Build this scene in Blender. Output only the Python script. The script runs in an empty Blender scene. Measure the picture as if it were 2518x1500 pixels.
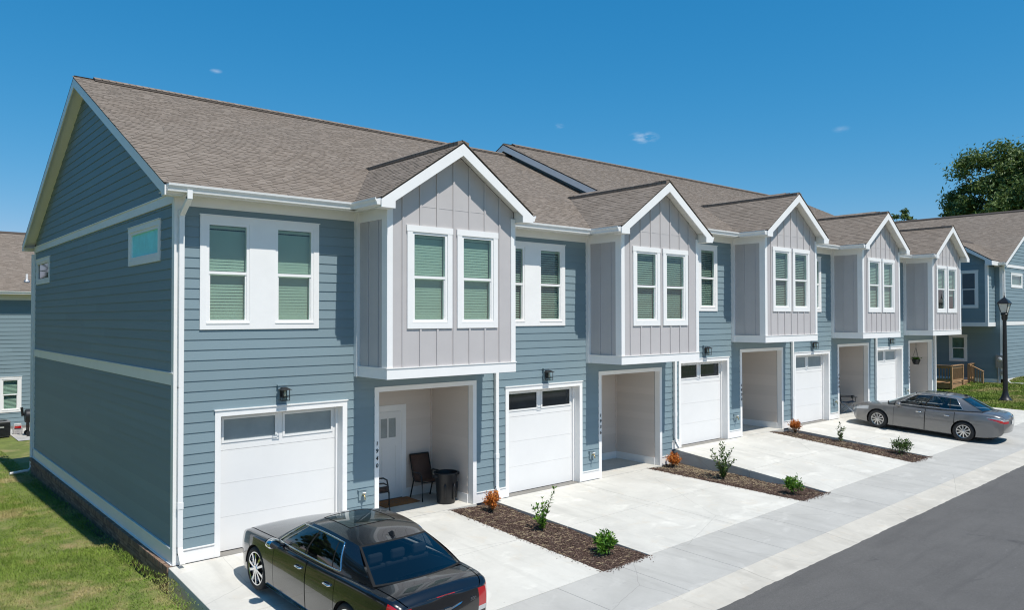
import bpy, bmesh, math, random
import numpy as np
from mathutils import Vector, Matrix
R = math.radians
random.seed(7); RNG = np.random.default_rng(11)
S = bpy.context.scene; COL = S.collection

# ------------------------------------------------------------------ camera, light, exposure
cam = bpy.data.cameras.new('camera'); co = bpy.data.objects.new('camera', cam); COL.objects.link(co)
CAM = Vector((-4.0959, -13.4291, 4.1797))
YAW, PIT, ROL, FOC = 0.7151, 0.0165, -0.0013, 1860.3
_f = Vector((math.sin(YAW)*math.cos(PIT), math.cos(YAW)*math.cos(PIT), math.sin(PIT)))
_r = Vector((math.cos(YAW), -math.sin(YAW), 0)); _u = _r.cross(_f)
_r2 = _r*math.cos(ROL) - _u*math.sin(ROL)*-1; _u2 = _u*math.cos(ROL) - _r*math.sin(ROL)
M = Matrix((( _r2.x, _u2.x, -_f.x, CAM.x), (_r2.y, _u2.y, -_f.y, CAM.y), (_r2.z, _u2.z, -_f.z, CAM.z), (0, 0, 0, 1)))
co.matrix_world = M
cam.sensor_width = 36; cam.lens = 36*FOC/2518; cam.clip_end = 3000; cam.clip_start = .1
S.camera = co
SUNDIR = Vector((.05, -1, 1.83)).normalized()      # towards the sun
SUN_EL = math.asin(SUNDIR.z); SUN_AZ = math.atan2(SUNDIR.x, SUNDIR.y)
w = bpy.data.worlds.new('World'); S.world = w; w.use_nodes = True
nt = w.node_tree; bg = nt.nodes['Background']
sky = nt.nodes.new('ShaderNodeTexSky'); sky.sky_type = 'NISHITA'; sky.sun_disc = False
sky.sun_elevation = SUN_EL; sky.sun_rotation = SUN_AZ; sky.air_density = 1.0; sky.dust_density = 0.2; sky.ozone_density = 3.0; sky.altitude = 200
hsv = nt.nodes.new('ShaderNodeHueSaturation'); hsv.inputs['Saturation'].default_value = 1.25; hsv.inputs['Value'].default_value = 1.0
nt.links.new(sky.outputs[0], hsv.inputs['Color'])
# the photograph's clear summer blue: a per-channel response over the whole dome
sp_ = nt.nodes.new('ShaderNodeSeparateColor'); cb_ = nt.nodes.new('ShaderNodeCombineColor'); nt.links.new(hsv.outputs[0], sp_.inputs[0])
for i, (k_, g_) in enumerate(((.538, 1.35), (1.641, .659), (2.503, .562))):
    pw = nt.nodes.new('ShaderNodeMath'); pw.operation = 'POWER'; nt.links.new(sp_.outputs[i], pw.inputs[0]); pw.inputs[1].default_value = g_
    mu = nt.nodes.new('ShaderNodeMath'); mu.operation = 'MULTIPLY'; nt.links.new(pw.outputs[0], mu.inputs[0]); mu.inputs[1].default_value = k_
    o_ = mu.outputs[0]
    if i == 0:
        mn = nt.nodes.new('ShaderNodeMath'); mn.operation = 'MINIMUM'; nt.links.new(o_, mn.inputs[0]); nt.links.new(sp_.outputs[0], mn.inputs[1]); o_ = mn.outputs[0]
    nt.links.new(o_, cb_.inputs[i])
SKYC = cb_.outputs[0]
# three faint scraps of cloud, far off in the sky
def skydir(px, py):
    d = _f + _r*((px-1259)/FOC) + _u*(-(py-750)/FOC); return d.normalized()
tc = nt.nodes.new('ShaderNodeTexCoord')
nz = nt.nodes.new('ShaderNodeTexNoise'); nz.inputs['Scale'].default_value = 55; nz.inputs['Detail'].default_value = 6
mpn = nt.nodes.new('ShaderNodeMapping'); mpn.inputs['Scale'].default_value = (1, 1, 3)
nt.links.new(tc.outputs['Generated'], mpn.inputs[0]); nt.links.new(mpn.outputs[0], nz.inputs[0])
tot = None
for (px, py, r, a) in ((1582, 338, .022, .55), (1372, 310, .010, .38), (532, 173, .008, .3), (2070, 318, .012, .15)):
    d = skydir(px, py)
    sb = nt.nodes.new('ShaderNodeVectorMath'); sb.operation = 'SUBTRACT'; nt.links.new(tc.outputs['Generated'], sb.inputs[0]); sb.inputs[1].default_value = d
    sc = nt.nodes.new('ShaderNodeVectorMath'); sc.operation = 'MULTIPLY'; nt.links.new(sb.outputs[0], sc.inputs[0]); sc.inputs[1].default_value = (1, 1, 2.6)
    ln = nt.nodes.new('ShaderNodeVectorMath'); ln.operation = 'LENGTH'; nt.links.new(sc.outputs[0], ln.inputs[0])
    mr = nt.nodes.new('ShaderNodeMapRange'); mr.inputs['From Min'].default_value = 0; mr.inputs['From Max'].default_value = r; mr.inputs['To Min'].default_value = a; mr.inputs['To Max'].default_value = 0
    nt.links.new(ln.outputs['Value'], mr.inputs['Value'])
    if tot is None: tot = mr.outputs[0]
    else:
        ad = nt.nodes.new('ShaderNodeMath'); nt.links.new(tot, ad.inputs[0]); nt.links.new(mr.outputs[0], ad.inputs[1]); tot = ad.outputs[0]
nr = nt.nodes.new('ShaderNodeMapRange'); nr.inputs['From Min'].default_value = .42; nr.inputs['From Max'].default_value = .68
nt.links.new(nz.outputs[0], nr.inputs['Value'])
ml = nt.nodes.new('ShaderNodeMath'); ml.operation = 'MULTIPLY'; nt.links.new(tot, ml.inputs[0]); nt.links.new(nr.outputs[0], ml.inputs[1])
mx = nt.nodes.new('ShaderNodeMix'); mx.data_type = 'RGBA'; nt.links.new(ml.outputs[0], mx.inputs[0]); nt.links.new(SKYC, mx.inputs[6]); mx.inputs[7].default_value = (9, 9.6, 10.4, 1)
nt.links.new(mx.outputs[2], bg.inputs['Color']); bg.inputs['Strength'].default_value = 0.1
sun = bpy.data.lights.new('sun', 'SUN'); sun.energy = 5.0; sun.angle = R(.53); sun.color = (1, .955, .89)
so = bpy.data.objects.new('sun', sun); COL.objects.link(so); so.rotation_euler = (-SUNDIR).to_track_quat('-Z', 'Y').to_euler(); so.location = (0, -20, 40)
S.view_settings.view_transform = 'Standard'; S.view_settings.look = 'None'; S.view_settings.exposure = 0.0; S.view_settings.gamma = 1; S.view_settings.use_curve_mapping = False
S.render.engine = 'CYCLES'
S.cycles.use_denoising = True; S.cycles.use_adaptive_sampling = False; S.cycles.max_bounces = 8; S.cycles.diffuse_bounces = 4; S.cycles.glossy_bounces = 4; S.cycles.transparent_max_bounces = 12
S.cycles.filter_width = 1.15; S.cycles.blur_glossy = 0.3; S.cycles.sample_clamp_indirect = 6

# ------------------------------------------------------------------ helpers
def link(o, parent=None):
    COL.objects.link(o)
    if parent is not None: o.parent = parent
    return o
def tag(o, label=None, cat=None, group=None, kind=None):
    if label: o['label'] = label
    if cat: o['category'] = cat
    if group: o['group'] = group
    if kind: o['kind'] = kind
    return o
def empty(name, loc=(0, 0, 0), rz=0, parent=None):
    o = bpy.data.objects.new(name, None); o.location = loc; o.rotation_euler = (0, 0, rz); o.empty_display_size = .2
    return link(o, parent)
class MB:
    def __init__(s): s.v = []; s.f = []; s.m = []
    def add(s, vs, fs, mi=0):
        b = len(s.v); s.v += [tuple(v) for v in vs]; s.f += [tuple(i+b for i in f) for f in fs]; s.m += [mi]*len(fs); return s
    def box(s, x0, x1, y0, y1, z0, z1, mi=0):
        return s.add([(x0,y0,z0),(x1,y0,z0),(x1,y1,z0),(x0,y1,z0),(x0,y0,z1),(x1,y0,z1),(x1,y1,z1),(x0,y1,z1)],
                     [(0,3,2,1),(4,5,6,7),(0,1,5,4),(1,2,6,5),(2,3,7,6),(3,0,4,7)], mi)
    def prism(s, poly, a0, a1, ax=0, mi=0):
        """poly of 2D points in the plane normal to axis ax, extruded from a0 to a1"""
        def p(a, q): return (a, q[0], q[1]) if ax == 0 else ((q[0], a, q[1]) if ax == 1 else (q[0], q[1], a))
        n = len(poly); vs = [p(a0, q) for q in poly] + [p(a1, q) for q in poly]
        fs = [tuple(range(n-1, -1, -1)), tuple(range(n, 2*n))] + [(i, (i+1) % n, n+(i+1) % n, n+i) for i in range(n)]
        return s.add(vs, fs, mi)
    def tube(s, pts, r, n=8, mi=0, closed=False, sy=1.0):
        pts = [Vector(p) for p in pts]; k = len(pts); rings = []
        up0 = None
        for i, p in enumerate(pts):
            a = pts[(i-1) % k] if (i or closed) else pts[0]; b = pts[(i+1) % k] if (i < k-1 or closed) else pts[-1]
            t = (b-a)
            t = t.normalized() if t.length > 1e-9 else Vector((0, 0, 1))
            u = t.cross(Vector((0, 0, 1)))
            if u.length < .05: u = t.cross(Vector((0, 1, 0))) if up0 is None else up0
            u.normalize(); up0 = u; v = t.cross(u).normalized()
            rr = r[i] if isinstance(r, (list, tuple)) else r
            rings.append([p + u*(rr*math.cos(2*math.pi*j/n)) + v*(rr*sy*math.sin(2*math.pi*j/n)) for j in range(n)])
        vs = [q for g in rings for q in g]; fs = []
        for i in range(k if closed else k-1):
            for j in range(n):
                i2 = (i+1) % k
                fs.append((i*n+j, i*n+(j+1) % n, i2*n+(j+1) % n, i2*n+j))
        if not closed: fs += [tuple(range(n-1, -1, -1)), tuple((k-1)*n+j for j in range(n))]
        return s.add(vs, fs, mi)
    def lathe(s, prof, n=24, mi=0, c=(0, 0, 0), ax=2, cap=True):
        vs = []; k = len(prof)
        for (r, z) in prof:
            for j in range(n):
                a = 2*math.pi*j/n; x, y = r*math.cos(a), r*math.sin(a)
                q = (x, y, z) if ax == 2 else ((z, x, y) if ax == 0 else (x, z, y))
                vs.append((q[0]+c[0], q[1]+c[1], q[2]+c[2]))
        fs = [(i*n+j, i*n+(j+1) % n, (i+1)*n+(j+1) % n, (i+1)*n+j) for i in range(k-1) for j in range(n)]
        if cap: fs += [tuple(range(n-1, -1, -1)), tuple((k-1)*n+j for j in range(n))]
        return s.add(vs, fs, mi)
    def mesh(s, name, mats, smooth=False, ang=None):
        me = bpy.data.meshes.new(name); me.from_pydata(s.v, [], s.f)
        for m in (mats if isinstance(mats, (list, tuple)) else [mats]): me.materials.append(m)
        if any(s.m): me.polygons.foreach_set('material_index', s.m)
        if smooth: 
            me.polygons.foreach_set('use_smooth', [True]*len(me.polygons))
            if ang: me.set_sharp_from_angle(angle=R(ang))
        bm = bmesh.new(); bm.from_mesh(me); bmesh.ops.recalc_face_normals(bm, faces=bm.faces); bm.to_mesh(me); bm.free()
        me.update(); return me
    def build(s, name, mats, parent=None, loc=(0, 0, 0), rz=0, smooth=False, ang=None, bevel=0):
        o = bpy.data.objects.new(name, s.mesh(name, mats, smooth, ang)); o.location = loc; o.rotation_euler = (0, 0, rz)
        link(o, parent)
        if bevel:
            b = o.modifiers.new('bevel', 'BEVEL'); b.width = bevel; b.segments = 2; b.limit_method = 'ANGLE'; b.angle_limit = R(40)
        return o
def inst(name, me, parent, loc, rz=0, mat=None):
    o = bpy.data.objects.new(name, me)
    if mat is not None: o.matrix_basis = mat
    else: o.location = loc; o.rotation_euler = (0, 0, rz)
    return link(o, parent)
def np_mesh(name, V, F, mat, smooth=False):
    """V (n,3), F (m,k) arrays -> mesh fast"""
    me = bpy.data.meshes.new(name); n = len(V); m, k = F.shape
    me.vertices.add(n); me.vertices.foreach_set('co', np.ascontiguousarray(V, np.float32).ravel())
    me.loops.add(m*k); me.loops.foreach_set('vertex_index', np.ascontiguousarray(F, np.int32).ravel())
    me.polygons.add(m); me.polygons.foreach_set('loop_start', np.arange(0, m*k, k, dtype=np.int32))
    me.polygons.foreach_set('use_smooth', [bool(smooth)]*m)
    me.materials.append(mat); me.update(calc_edges=True); me.validate(); return me

# ------------------------------------------------------------------ materials
def srgb(r, g, b): return tuple(((c/255)/12.92 if c/255 <= .04045 else ((c/255+.055)/1.055)**2.4) for c in (r, g, b))
class NT:
    def __init__(s, name):
        s.m = bpy.data.materials.new(name); s.m.use_nodes = True; s.t = s.m.node_tree; s.b = s.t.nodes['Principled BSDF']; s.out = s.t.nodes['Material Output']
    def n(s, t, **kw):
        x = s.t.nodes.new(t)
        for k, v in kw.items(): setattr(x, k, v)
        return x
    def l(s, a, b): s.t.links.new(a, b)
    def noise(s, scale, detail=4, rough=.6, vec=None, dist=0):
        x = s.n('ShaderNodeTexNoise'); x.inputs['Scale'].default_value = scale; x.inputs['Detail'].default_value = detail; x.inputs['Roughness'].default_value = rough; x.inputs['Distortion'].default_value = dist
        if vec is not None: s.l(vec, x.inputs['Vector'])
        return x.outputs['Fac']
    def pos(s, scale=None, obj=False):
        if obj: v = s.n('ShaderNodeTexCoord').outputs['Object']
        else: v = s.n('ShaderNodeNewGeometry').outputs['Position']
        if scale:
            mp = s.n('ShaderNodeMapping'); mp.inputs['Scale'].default_value = scale; s.l(v, mp.inputs[0]); v = mp.outputs[0]
        return v
    def ramp(s, fac, stops):
        r = s.n('ShaderNodeValToRGB'); e = r.color_ramp.elements
        while len(e) < len(stops): e.new(.5)
        for i, (p, c) in enumerate(stops): e[i].position = p; e[i].color = (*c, 1)
        s.l(fac, r.inputs[0]); return r.outputs[0]
    def mix(s, f, a, b, mode='MIX'):
        x = s.n('ShaderNodeMix', data_type='RGBA', blend_type=mode)
        for i, v in ((0, f), (6, a), (7, b)):
            if isinstance(v, (int, float)): x.inputs[i].default_value = v
            elif isinstance(v, tuple): x.inputs[i].default_value = (*v, 1)
            else: s.l(v, x.inputs[i])
        return x.outputs[2]
    def math(s, op, a, b=None):
        x = s.n('ShaderNodeMath', operation=op)
        for i, v in ((0, a), (1, b)):
            if v is None: continue
            if isinstance(v, (int, float)): x.inputs[i].default_value = v
            else: s.l(v, x.inputs[i])
        return x.outputs[0]
    def rng(s, v, a, b, c, d):
        x = s.n('ShaderNodeMapRange'); s.l(v, x.inputs[0])
        for i, q in enumerate((a, b, c, d)): x.inputs[1+i].default_value = q
        return x.outputs[0]
    def bump(s, h, strength, dist=.01):
        x = s.n('ShaderNodeBump'); x.inputs['Strength'].default_value = strength; x.inputs['Distance'].default_value = dist
        s.l(h, x.inputs['Height']); s.l(x.outputs[0], s.b.inputs['Normal'])
    def base(s, c):
        if isinstance(c, tuple): s.b.inputs['Base Color'].default_value = (*c, 1)
        else: s.l(c, s.b.inputs['Base Color'])
        return s
    def set(s, **k):
        for a, v in k.items(): s.b.inputs[{'rough': 'Roughness', 'metal': 'Metallic', 'coat': 'Coat Weight', 'coatr': 'Coat Roughness', 'spec': 'Specular IOR Level', 'ior': 'IOR', 'trans': 'Transmission Weight', 'alpha': 'Alpha', 'sub': 'Subsurface Weight'}[a]].default_value = v
        return s
    def rand(s):
        a = s.n('ShaderNodeObjectInfo').outputs['Random']; b = s.n('ShaderNodeNewGeometry').outputs['Random Per Island']
        return s.math('FRACT', s.math('ADD', a, b))
def plain(name, c, rough=.5, var=.06, scale=6, bump=0, **k):
    t = NT(name); t.set(rough=rough, **k)
    f = t.noise(scale, 5, .65, t.pos())
    t.base(t.mix(t.rng(f, .3, .7, 0, 1), tuple(x*(1-var) for x in c), tuple(min(1, x*(1+var)) for x in c)))
    if bump: t.bump(t.noise(scale*14, 4, .6, t.pos()), bump, .004)
    return t.m
def siding_mat(name, c):
    t = NT(name); t.set(rough=.55, spec=.35)
    pv = t.pos((1.2, 1.2, 30)); g = t.noise(7, 5, .7, pv, .4)
    big = t.noise(.7, 3, .5, t.pos())
    v = t.math('ADD', t.math('MULTIPLY', t.rand(), .09), t.math('MULTIPLY', t.math('ADD', g, big), .09))
    t.base(t.mix(t.rng(v, .03, .23, 0, 1), tuple(x*.9 for x in c), tuple(x*1.09 for x in c)))
    t.bump(g, .25, .004); return t.m
SIDE = siding_mat('blue_grey_lap_siding', (.199, .270, .298))
PORCH = siding_mat('greige_lap_siding', (.645, .57, .51))
PANEL = plain('light_grey_panel_paint', (.495, .465, .455), .55, .03, 2.5)
WHITE = plain('white_trim_paint', (.84, .825, .80), .4, .025, 3)
VINYL = plain('white_vinyl', (.85, .835, .81), .3, .015, 3)
DOORW = plain('white_door_paint', (.77, .76, .74), .35, .02, 1.5)
GUTTER = plain('white_aluminium', (.82, .81, .79), .3, .02, 3)
SOFFIT = plain('cream_soffit', (.74, .72, .66), .6, .03, 3)
SHELL = plain('house_wrap_grey', (.10, .12, .14), .9)
BLACK = plain('black_metal', (.012, .012, .013), .4, .1)
BLACKP = plain('black_plastic', (.012, .013, .015), .45, .15, 9)
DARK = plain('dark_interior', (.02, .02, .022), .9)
def shingle_mat():
    t = NT('brown_grey_asphalt_shingle'); t.set(rough=.9, spec=.2)
    r = t.rand(); c = t.ramp(r, [(0, (.195, .159, .127)), (.35, (.218, .178, .143)), (.7, (.234, .192, .155)), (1, (.268, .222, .181))])
    g = t.noise(420, 2, .6, t.pos()); c = t.mix(t.rng(g, .3, .7, 0, 1), t.mix(.2, c, (.05, .042, .036)), c)
    bigv = t.noise(.55, 3, .6, t.pos()); c = t.mix(t.rng(bigv, .35, .7, 0, .22), c, (.22, .195, .17))
    t.base(c); t.bump(g, .5, .003); return t.m
SHING = shingle_mat()
DECK = plain('roof_felt', (.05, .042, .036), .95, .2, 4)
RIDGE = plain('ridge_shingle', (.075, .06, .05), .9, .25, 30)
def concrete(name, c, stain=(.6, .5, .36), st=.25, sc=1.0, wear=True):
    t = NT(name); t.set(rough=.85, spec=.25); p = t.pos()
    f1 = t.noise(.8*sc, 6, .62, p, .3); f2 = t.noise(9, 5, .7, p); f3 = t.noise(2.3*sc, 4, .6, p, .8); f4 = t.noise(160, 2, .5, p)
    a = t.mix(t.rng(f1, .3, .7, 0, 1), tuple(x*.86 for x in c), tuple(x*1.07 for x in c))
    a = t.mix(t.rng(f2, .3, .75, 0, .16), a, tuple(x*.72 for x in c))
    a = t.mix(t.rng(f3, .57, .76, 0, st), a, tuple(c[i]*(.55+.45*stain[i]) for i in range(3)))
    pb = t.pos((6, .35, 1)); br = t.noise(22, 3, .6, pb); a = t.mix(t.rng(br, .35, .7, 0, .07), a, tuple(x*.6 for x in c))
    a = t.mix(t.rng(f4, .3, .7, .0, .1), a, tuple(x*.65 for x in c))
    if wear:
        tx = t.pos((.9, .12, 1)); ty = t.noise(3.0, 4, .6, tx, .3); a = t.mix(t.rng(ty, .52, .72, 0, .30), a, tuple(x*.55 for x in c))
        bl = t.noise(3.1, 6, .75, p, 1.2); a = t.mix(t.rng(bl, .60, .72, 0, .32), a, tuple(x*.5 for x in c))
        ck = t.n('ShaderNodeTexVoronoi', feature='DISTANCE_TO_EDGE'); ck.inputs['Scale'].default_value = .28
        wv = t.n('ShaderNodeMix', data_type='VECTOR'); wv.inputs[0].default_value = .08; t.l(p, wv.inputs[4]); nn = t.n('ShaderNodeTexNoise'); nn.inputs['Scale'].default_value = 3; t.l(p, nn.inputs['Vector']); t.l(nn.outputs['Color'], wv.inputs[5]); t.l(wv.outputs[1], ck.inputs['Vector'])
        a = t.mix(t.rng(ck.outputs['Distance'], .0, .0025, .35, 0), a, tuple(x*.3 for x in c))
        lt_ = t.noise(1.3, 4, .55, t.pos((1, 1.6, 1)), .5); a = t.mix(t.rng(lt_, .58, .7, 0, .45), a, tuple(min(.8, x*1.22) for x in c))
    spk = t.n('ShaderNodeTexVoronoi'); spk.inputs['Scale'].default_value = 2.2; t.l(p, spk.inputs['Vector'])
    a = t.mix(t.rng(spk.outputs['Distance'], .0, .035, .55, 0), a, (.1, .09, .07))
    t.base(a); t.bump(f2, .12, .006); return t.m
CONC = concrete('driveway_concrete', (.575, .56, .512), (.92, .70, .45), .5)
WALKC = concrete('sidewalk_concrete', (.445, .435, .405), (.8, .75, .66), .25)
PAN = concrete('gutter_pan_concrete', (.51, .48, .42), (.95, .7, .45), .4, 1.6)
FOUND = concrete('foundation_concrete', (.24, .23, .21), (.5, .45, .4), .5)
def asphalt():
    t = NT('dark_asphalt'); t.set(rough=.85, spec=.3); p = t.pos()
    f = t.noise(240, 2, .6, p); g = t.noise(1.1, 5, .6, p, .5); h = t.noise(55, 3, .7, p)
    c = t.mix(t.rng(g, .3, .7, 0, 1), (.088, .084, .079), (.112, .107, .101))
    c = t.mix(t.rng(f, .45, .75, 0, .6), c, (.19, .185, .18)); c = t.mix(t.rng(h, .5, .72, 0, .5), c, (.05, .049, .048))
    k_ = t.noise(26, 4, .8, p); c = t.mix(t.rng(k_, .5, .72, 0, .45), c, (.17, .165, .16))
    wt = t.noise(2.2, 4, .6, t.pos((.18, 1.6, 1)), .6); c = t.mix(t.rng(wt, .5, .7, 0, .3), c, (.062, .06, .059))
    ol = t.noise(.9, 5, .7, p, 1); c = t.mix(t.rng(ol, .63, .7, 0, .5), c, (.05, .049, .05))
    sp = t.n('ShaderNodeTexVoronoi'); sp.inputs['Scale'].default_value = 1.4; t.l(p, sp.inputs['Vector'])
    c = t.mix(t.rng(sp.outputs['Distance'], 0, .03, .8, 0), c, (.3, .29, .27))
    t.base(c); t.bump(f, .6, .006); return t.m
ASPH = asphalt()
def grass_mat(name, blades):
    t = NT(name); t.set(rough=.75, spec=.2); p = t.pos()
    f = t.noise(.55, 5, .65, p, .4); g = t.noise(2.4, 4, .6, p); h = t.noise(14, 3, .6, p)
    green = t.mix(t.rng(g, .3, .7, 0, 1), (.088, .162, .02), (.20, .29, .042))
    straw = t.mix(t.rng(h, .3, .7, 0, 1), (.34, .27, .115), (.46, .38, .19))
    m = t.math('ADD', t.math('MULTIPLY', f, .72), t.math('MULTIPLY', g, .28))
    c = t.mix(t.rng(m, .50, .60, .03, .92), green, straw)
    if blades:
        c = t.mix(t.math('MULTIPLY', t.rand(), .45), c, t.mix(.5, c, (.30, .34, .08)))
    else:
        c = t.mix(.45, c, (.135, .105, .06)); t.bump(h, .8, .03)
    t.base(c)
    if blades: t.set(sub=0.0)
    return t.m
GRASS = grass_mat('lawn_grass_blades', True); SOIL = grass_mat('lawn_soil', False)
def mulch_mat(name, base):
    t = NT(name); t.set(rough=.9, spec=.2); p = t.pos()
    if base: c = t.ramp(t.noise(60, 4, .7, p), [(.3, (.03, .02, .016)), (.5, (.075, .048, .038)), (.7, (.13, .09, .07))]); t.bump(t.noise(45, 3, .6, p), 1, .03)
    else: c = t.ramp(t.rand(), [(0, (.045, .028, .022)), (.5, (.105, .066, .052)), (.8, (.17, .115, .09)), (1, (.30, .22, .17))])
    t.base(c); return t.m
MULB = mulch_mat('mulch_bed', True); MULC = mulch_mat('mulch_chips', False)
STRAW = plain('dry_straw', (.46, .36, .22), .8, .3, 20)
def leaf_mat(name, c0, c1, c2, tr=.25):
    t = NT(name); t.set(rough=.5, spec=.35)
    c = t.ramp(t.rand(), [(0, c0), (.5, c1), (1, c2)]); t.base(c)
    tb = t.n('ShaderNodeBsdfTranslucent'); t.l(c, tb.inputs[0]); ms = t.n('ShaderNodeMixShader'); ms.inputs[0].default_value = tr
    t.l(t.b.outputs[0], ms.inputs[1]); t.l(tb.outputs[0], ms.inputs[2]); t.l(ms.outputs[0], t.out.inputs[0]); return t.m
L_ORANGE = leaf_mat('browned_orange_leaves', (.30, .075, .015), (.60, .19, .03), (.72, .32, .07))
L_GREEN = leaf_mat('fresh_green_leaves', (.035, .10, .014), (.09, .22, .02), (.19, .33, .04))
L_DARK = leaf_mat('glossy_dark_green_leaves', (.025, .05, .012), (.06, .12, .02), (.12, .19, .045))
L_TREE = leaf_mat('tree_leaves', (.05, .09, .022), (.11, .17, .04), (.18, .24, .07))
BARK = plain('bark', (.12, .09, .065), .9, .3, 12)
TWIG = plain('twig', (.13, .09, .05), .8, .2, 20)
def glass_mat(name, tint, refl=1.0, rough=.02):
    t = NT(name); t.t.nodes.remove(t.b)
    tr = t.n('ShaderNodeBsdfTransparent'); tr.inputs[0].default_value = (*tint, 1)
    gl = t.n('ShaderNodeBsdfGlossy'); gl.inputs['Roughness'].default_value = rough; gl.inputs[0].default_value = (.9, .96, .95, 1)
    fr = t.n('ShaderNodeFresnel'); fr.inputs[0].default_value = 1.6
    ms = t.n('ShaderNodeMixShader'); f = t.math('MULTIPLY', t.math('MULTIPLY', fr.outputs[0], refl), t.math('SUBTRACT', 1, t.n('ShaderNodeNewGeometry').outputs['Backfacing']))
    t.l(f, ms.inputs[0]); t.l(tr.outputs[0], ms.inputs[1]); t.l(gl.outputs[0], ms.inputs[2]); t.l(ms.outputs[0], t.out.inputs[0]); return t.m
GLASS = glass_mat('green_tinted_window_glass', (.80, .885, .84), 1.25)
GLASSG = glass_mat('clear_lantern_glass', (.85, .9, .9), .8)
BLIND = plain('blind_slat_vinyl', (.50, .525, .49), .5, .03, 4)
FROST = plain('garage_window_obscure', (.27, .31, .32), .25, .1, 2, spec=.3); DARKGL = plain('garage_window_dark', (.02, .026, .03), .04, .3, 1.5)
TEALG = plain('teal_glass_painted_sky', (.22, .84, .86), .35, .1, 3, spec=.25)  # tinted pane; the sky it reflects is painted in as bright teal
TEAL = plain('teal_blind', (.16, .42, .46), .5, .1, 2)
def chrome(name, c=(.75, .76, .78), r=.06):
    t = NT(name); t.base(c); t.set(rough=r, metal=1); return t.m
CHROME = chrome('chrome'); SILVER = chrome('silver_wheel', (.62, .62, .62), .28); BRASS = chrome('brass', (.55, .42, .2), .35); GALV = chrome('galvanised', (.42, .43, .44), .5)
RUBBER = plain('tyre_rubber', (.022, .021, .021), .75, .2, 20)
def paint(name, c, metal, rough, coat=1.0):
    t = NT(name); t.base(c); t.set(rough=rough, metal=metal, coat=coat, coatr=.015, spec=.5); return t.m
P_BLACK = paint('black_car_paint', (.0035, .004, .006), 0, .25)
P_GREY = paint('grey_metallic_car_paint', (.20, .195, .19), .55, .33)
CARGLASS = glass_mat('tinted_car_glass', (.22, .25, .27), 1.5, .01)
REDL = paint('red_light_lens', (.42, .008, .012), 0, .12)
CLEARL = paint('clear_light_lens', (.55, .56, .56), .3, .1)
ORANGEL = paint('orange_light_lens', (.6, .16, .02), 0, .15)
GAP = plain('panel_gap_black', (.004, .004, .004), .9)
BROWNF = plain('brown_sling_fabric', (.085, .045, .032), .8, .2, 60)
COIR = plain('coir_doormat', (.27, .12, .042), .95, .3, 50)
NAVY = plain('blue_grey_canvas', (.10, .135, .18), .85, .1, 30)
WOOD = plain('treated_pine', (.36, .215, .105), .75, .2, 8)
BRICKM = None
def brick_mat():
    t = NT('brown_brick'); t.set(rough=.9); c = t.ramp(t.rand(), [(0, (.15, .09, .06)), (.5, (.24, .15, .10)), (1, (.33, .22, .15))])
    t.base(t.mix(t.rng(t.noise(40, 3, .6, t.pos()), .3, .7, 0, .4), c, (.12, .09, .07))); t.bump(t.noise(60, 3, .6, t.pos()), .4, .004); return t.m
BRICKM = brick_mat(); MORTAR = plain('mortar', (.25, .22, .19), .95, .15, 10)
LBLUE = plain('pale_blue_plastic', (.34, .48, .54), .4, .15, 5)
GREYBOX = plain('grey_painted_steel', (.26, .27, .27), .5, .08, 4)

# ------------------------------------------------------------------ ground levels
U = [3.48, 10.15, 16.75, 23.30, 29.75]; LV = [0, 0, .39, .39, .39]
XL = [0.0] + [u+3.47 for u in U[:4]]; XR = [u+3.47 for u in U[:4]] + [33.0]
_gx = [-60, 3.3, 5.7, 7.05, 12.4, 18.97, 26, 33, 60]; _gz = [-.9, -.265, -.208, -.178, -.081, .023, .15, .30, .8]
def G(x): return float(np.interp(x, _gx, _gz))
def T(x, y):
    """natural ground"""
    if x <= 0:
        z = -.27 - .012*min(12, -x) - .016*max(0, min(y, 25)-2)
        k = max(0, 1+x/1.8)          # close to the drive and the brick plinth
        if y < 3: z = z*(1-k) + k*float(np.interp(y, [-7, -4.5, 0, .5, 1.4, 3], [-.40, -.345, -.10, -.22, -.31, -.286])) if y >= 0 else (-.27+.03*max(y, -4.5)-.012*min(12, -x))*(1-k) + k*float(np.interp(y, [-7, -4.5, 0], [-.40, -.345, -.10]))
        if y < -6.5: z = G(x)-.2
        return z
    if x >= 32.45:
        e = .30 + .082*min(8.5, x-32.45) + .01*max(0, min(x-41, 20))
        if y < -3.2: e = e + (G(x)+.0-e)*min(1, (-3.2-y)/1.3)
        if y < -6.4: e = G(x)-.2
        return e
    if y > 13.3: return -.27-.016*23 + (.6)*min(1, x/33)
    return G(x)-.3
def surf(name, xs, ys, zf, mat, kind='structure', parent=None):
    V = np.array([(x, y, zf(x, y)) for x in xs for y in ys]); ny = len(ys)
    F = np.array([(i*ny+j, (i+1)*ny+j, (i+1)*ny+j+1, i*ny+j+1) for i in range(len(xs)-1) for j in range(ny-1)])
    o = bpy.data.objects.new(name, np_mesh(name, V, F, mat, True)); link(o, parent); tag(o, kind=kind); return o
xs = list(np.concatenate([[-900, -300, -120], np.arange(-60, -8, 4), np.arange(-8, 0.01, .4), [.02, 5, 10, 15, 20, 25, 30, 32.43, 32.45], np.arange(33, 44, .5), np.arange(46, 120, 6), [300, 900]]))
ys = list(np.concatenate([[-900, -300, -100, -60, -30, -15, -8], np.arange(-6.5, 27, .5), np.arange(30, 110, 8), [300, 900]]))
surf('ground', xs, ys, lambda x, y: T(x, y) if abs(x) < 200 and abs(y) < 200 else -1.0, SOIL)
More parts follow.
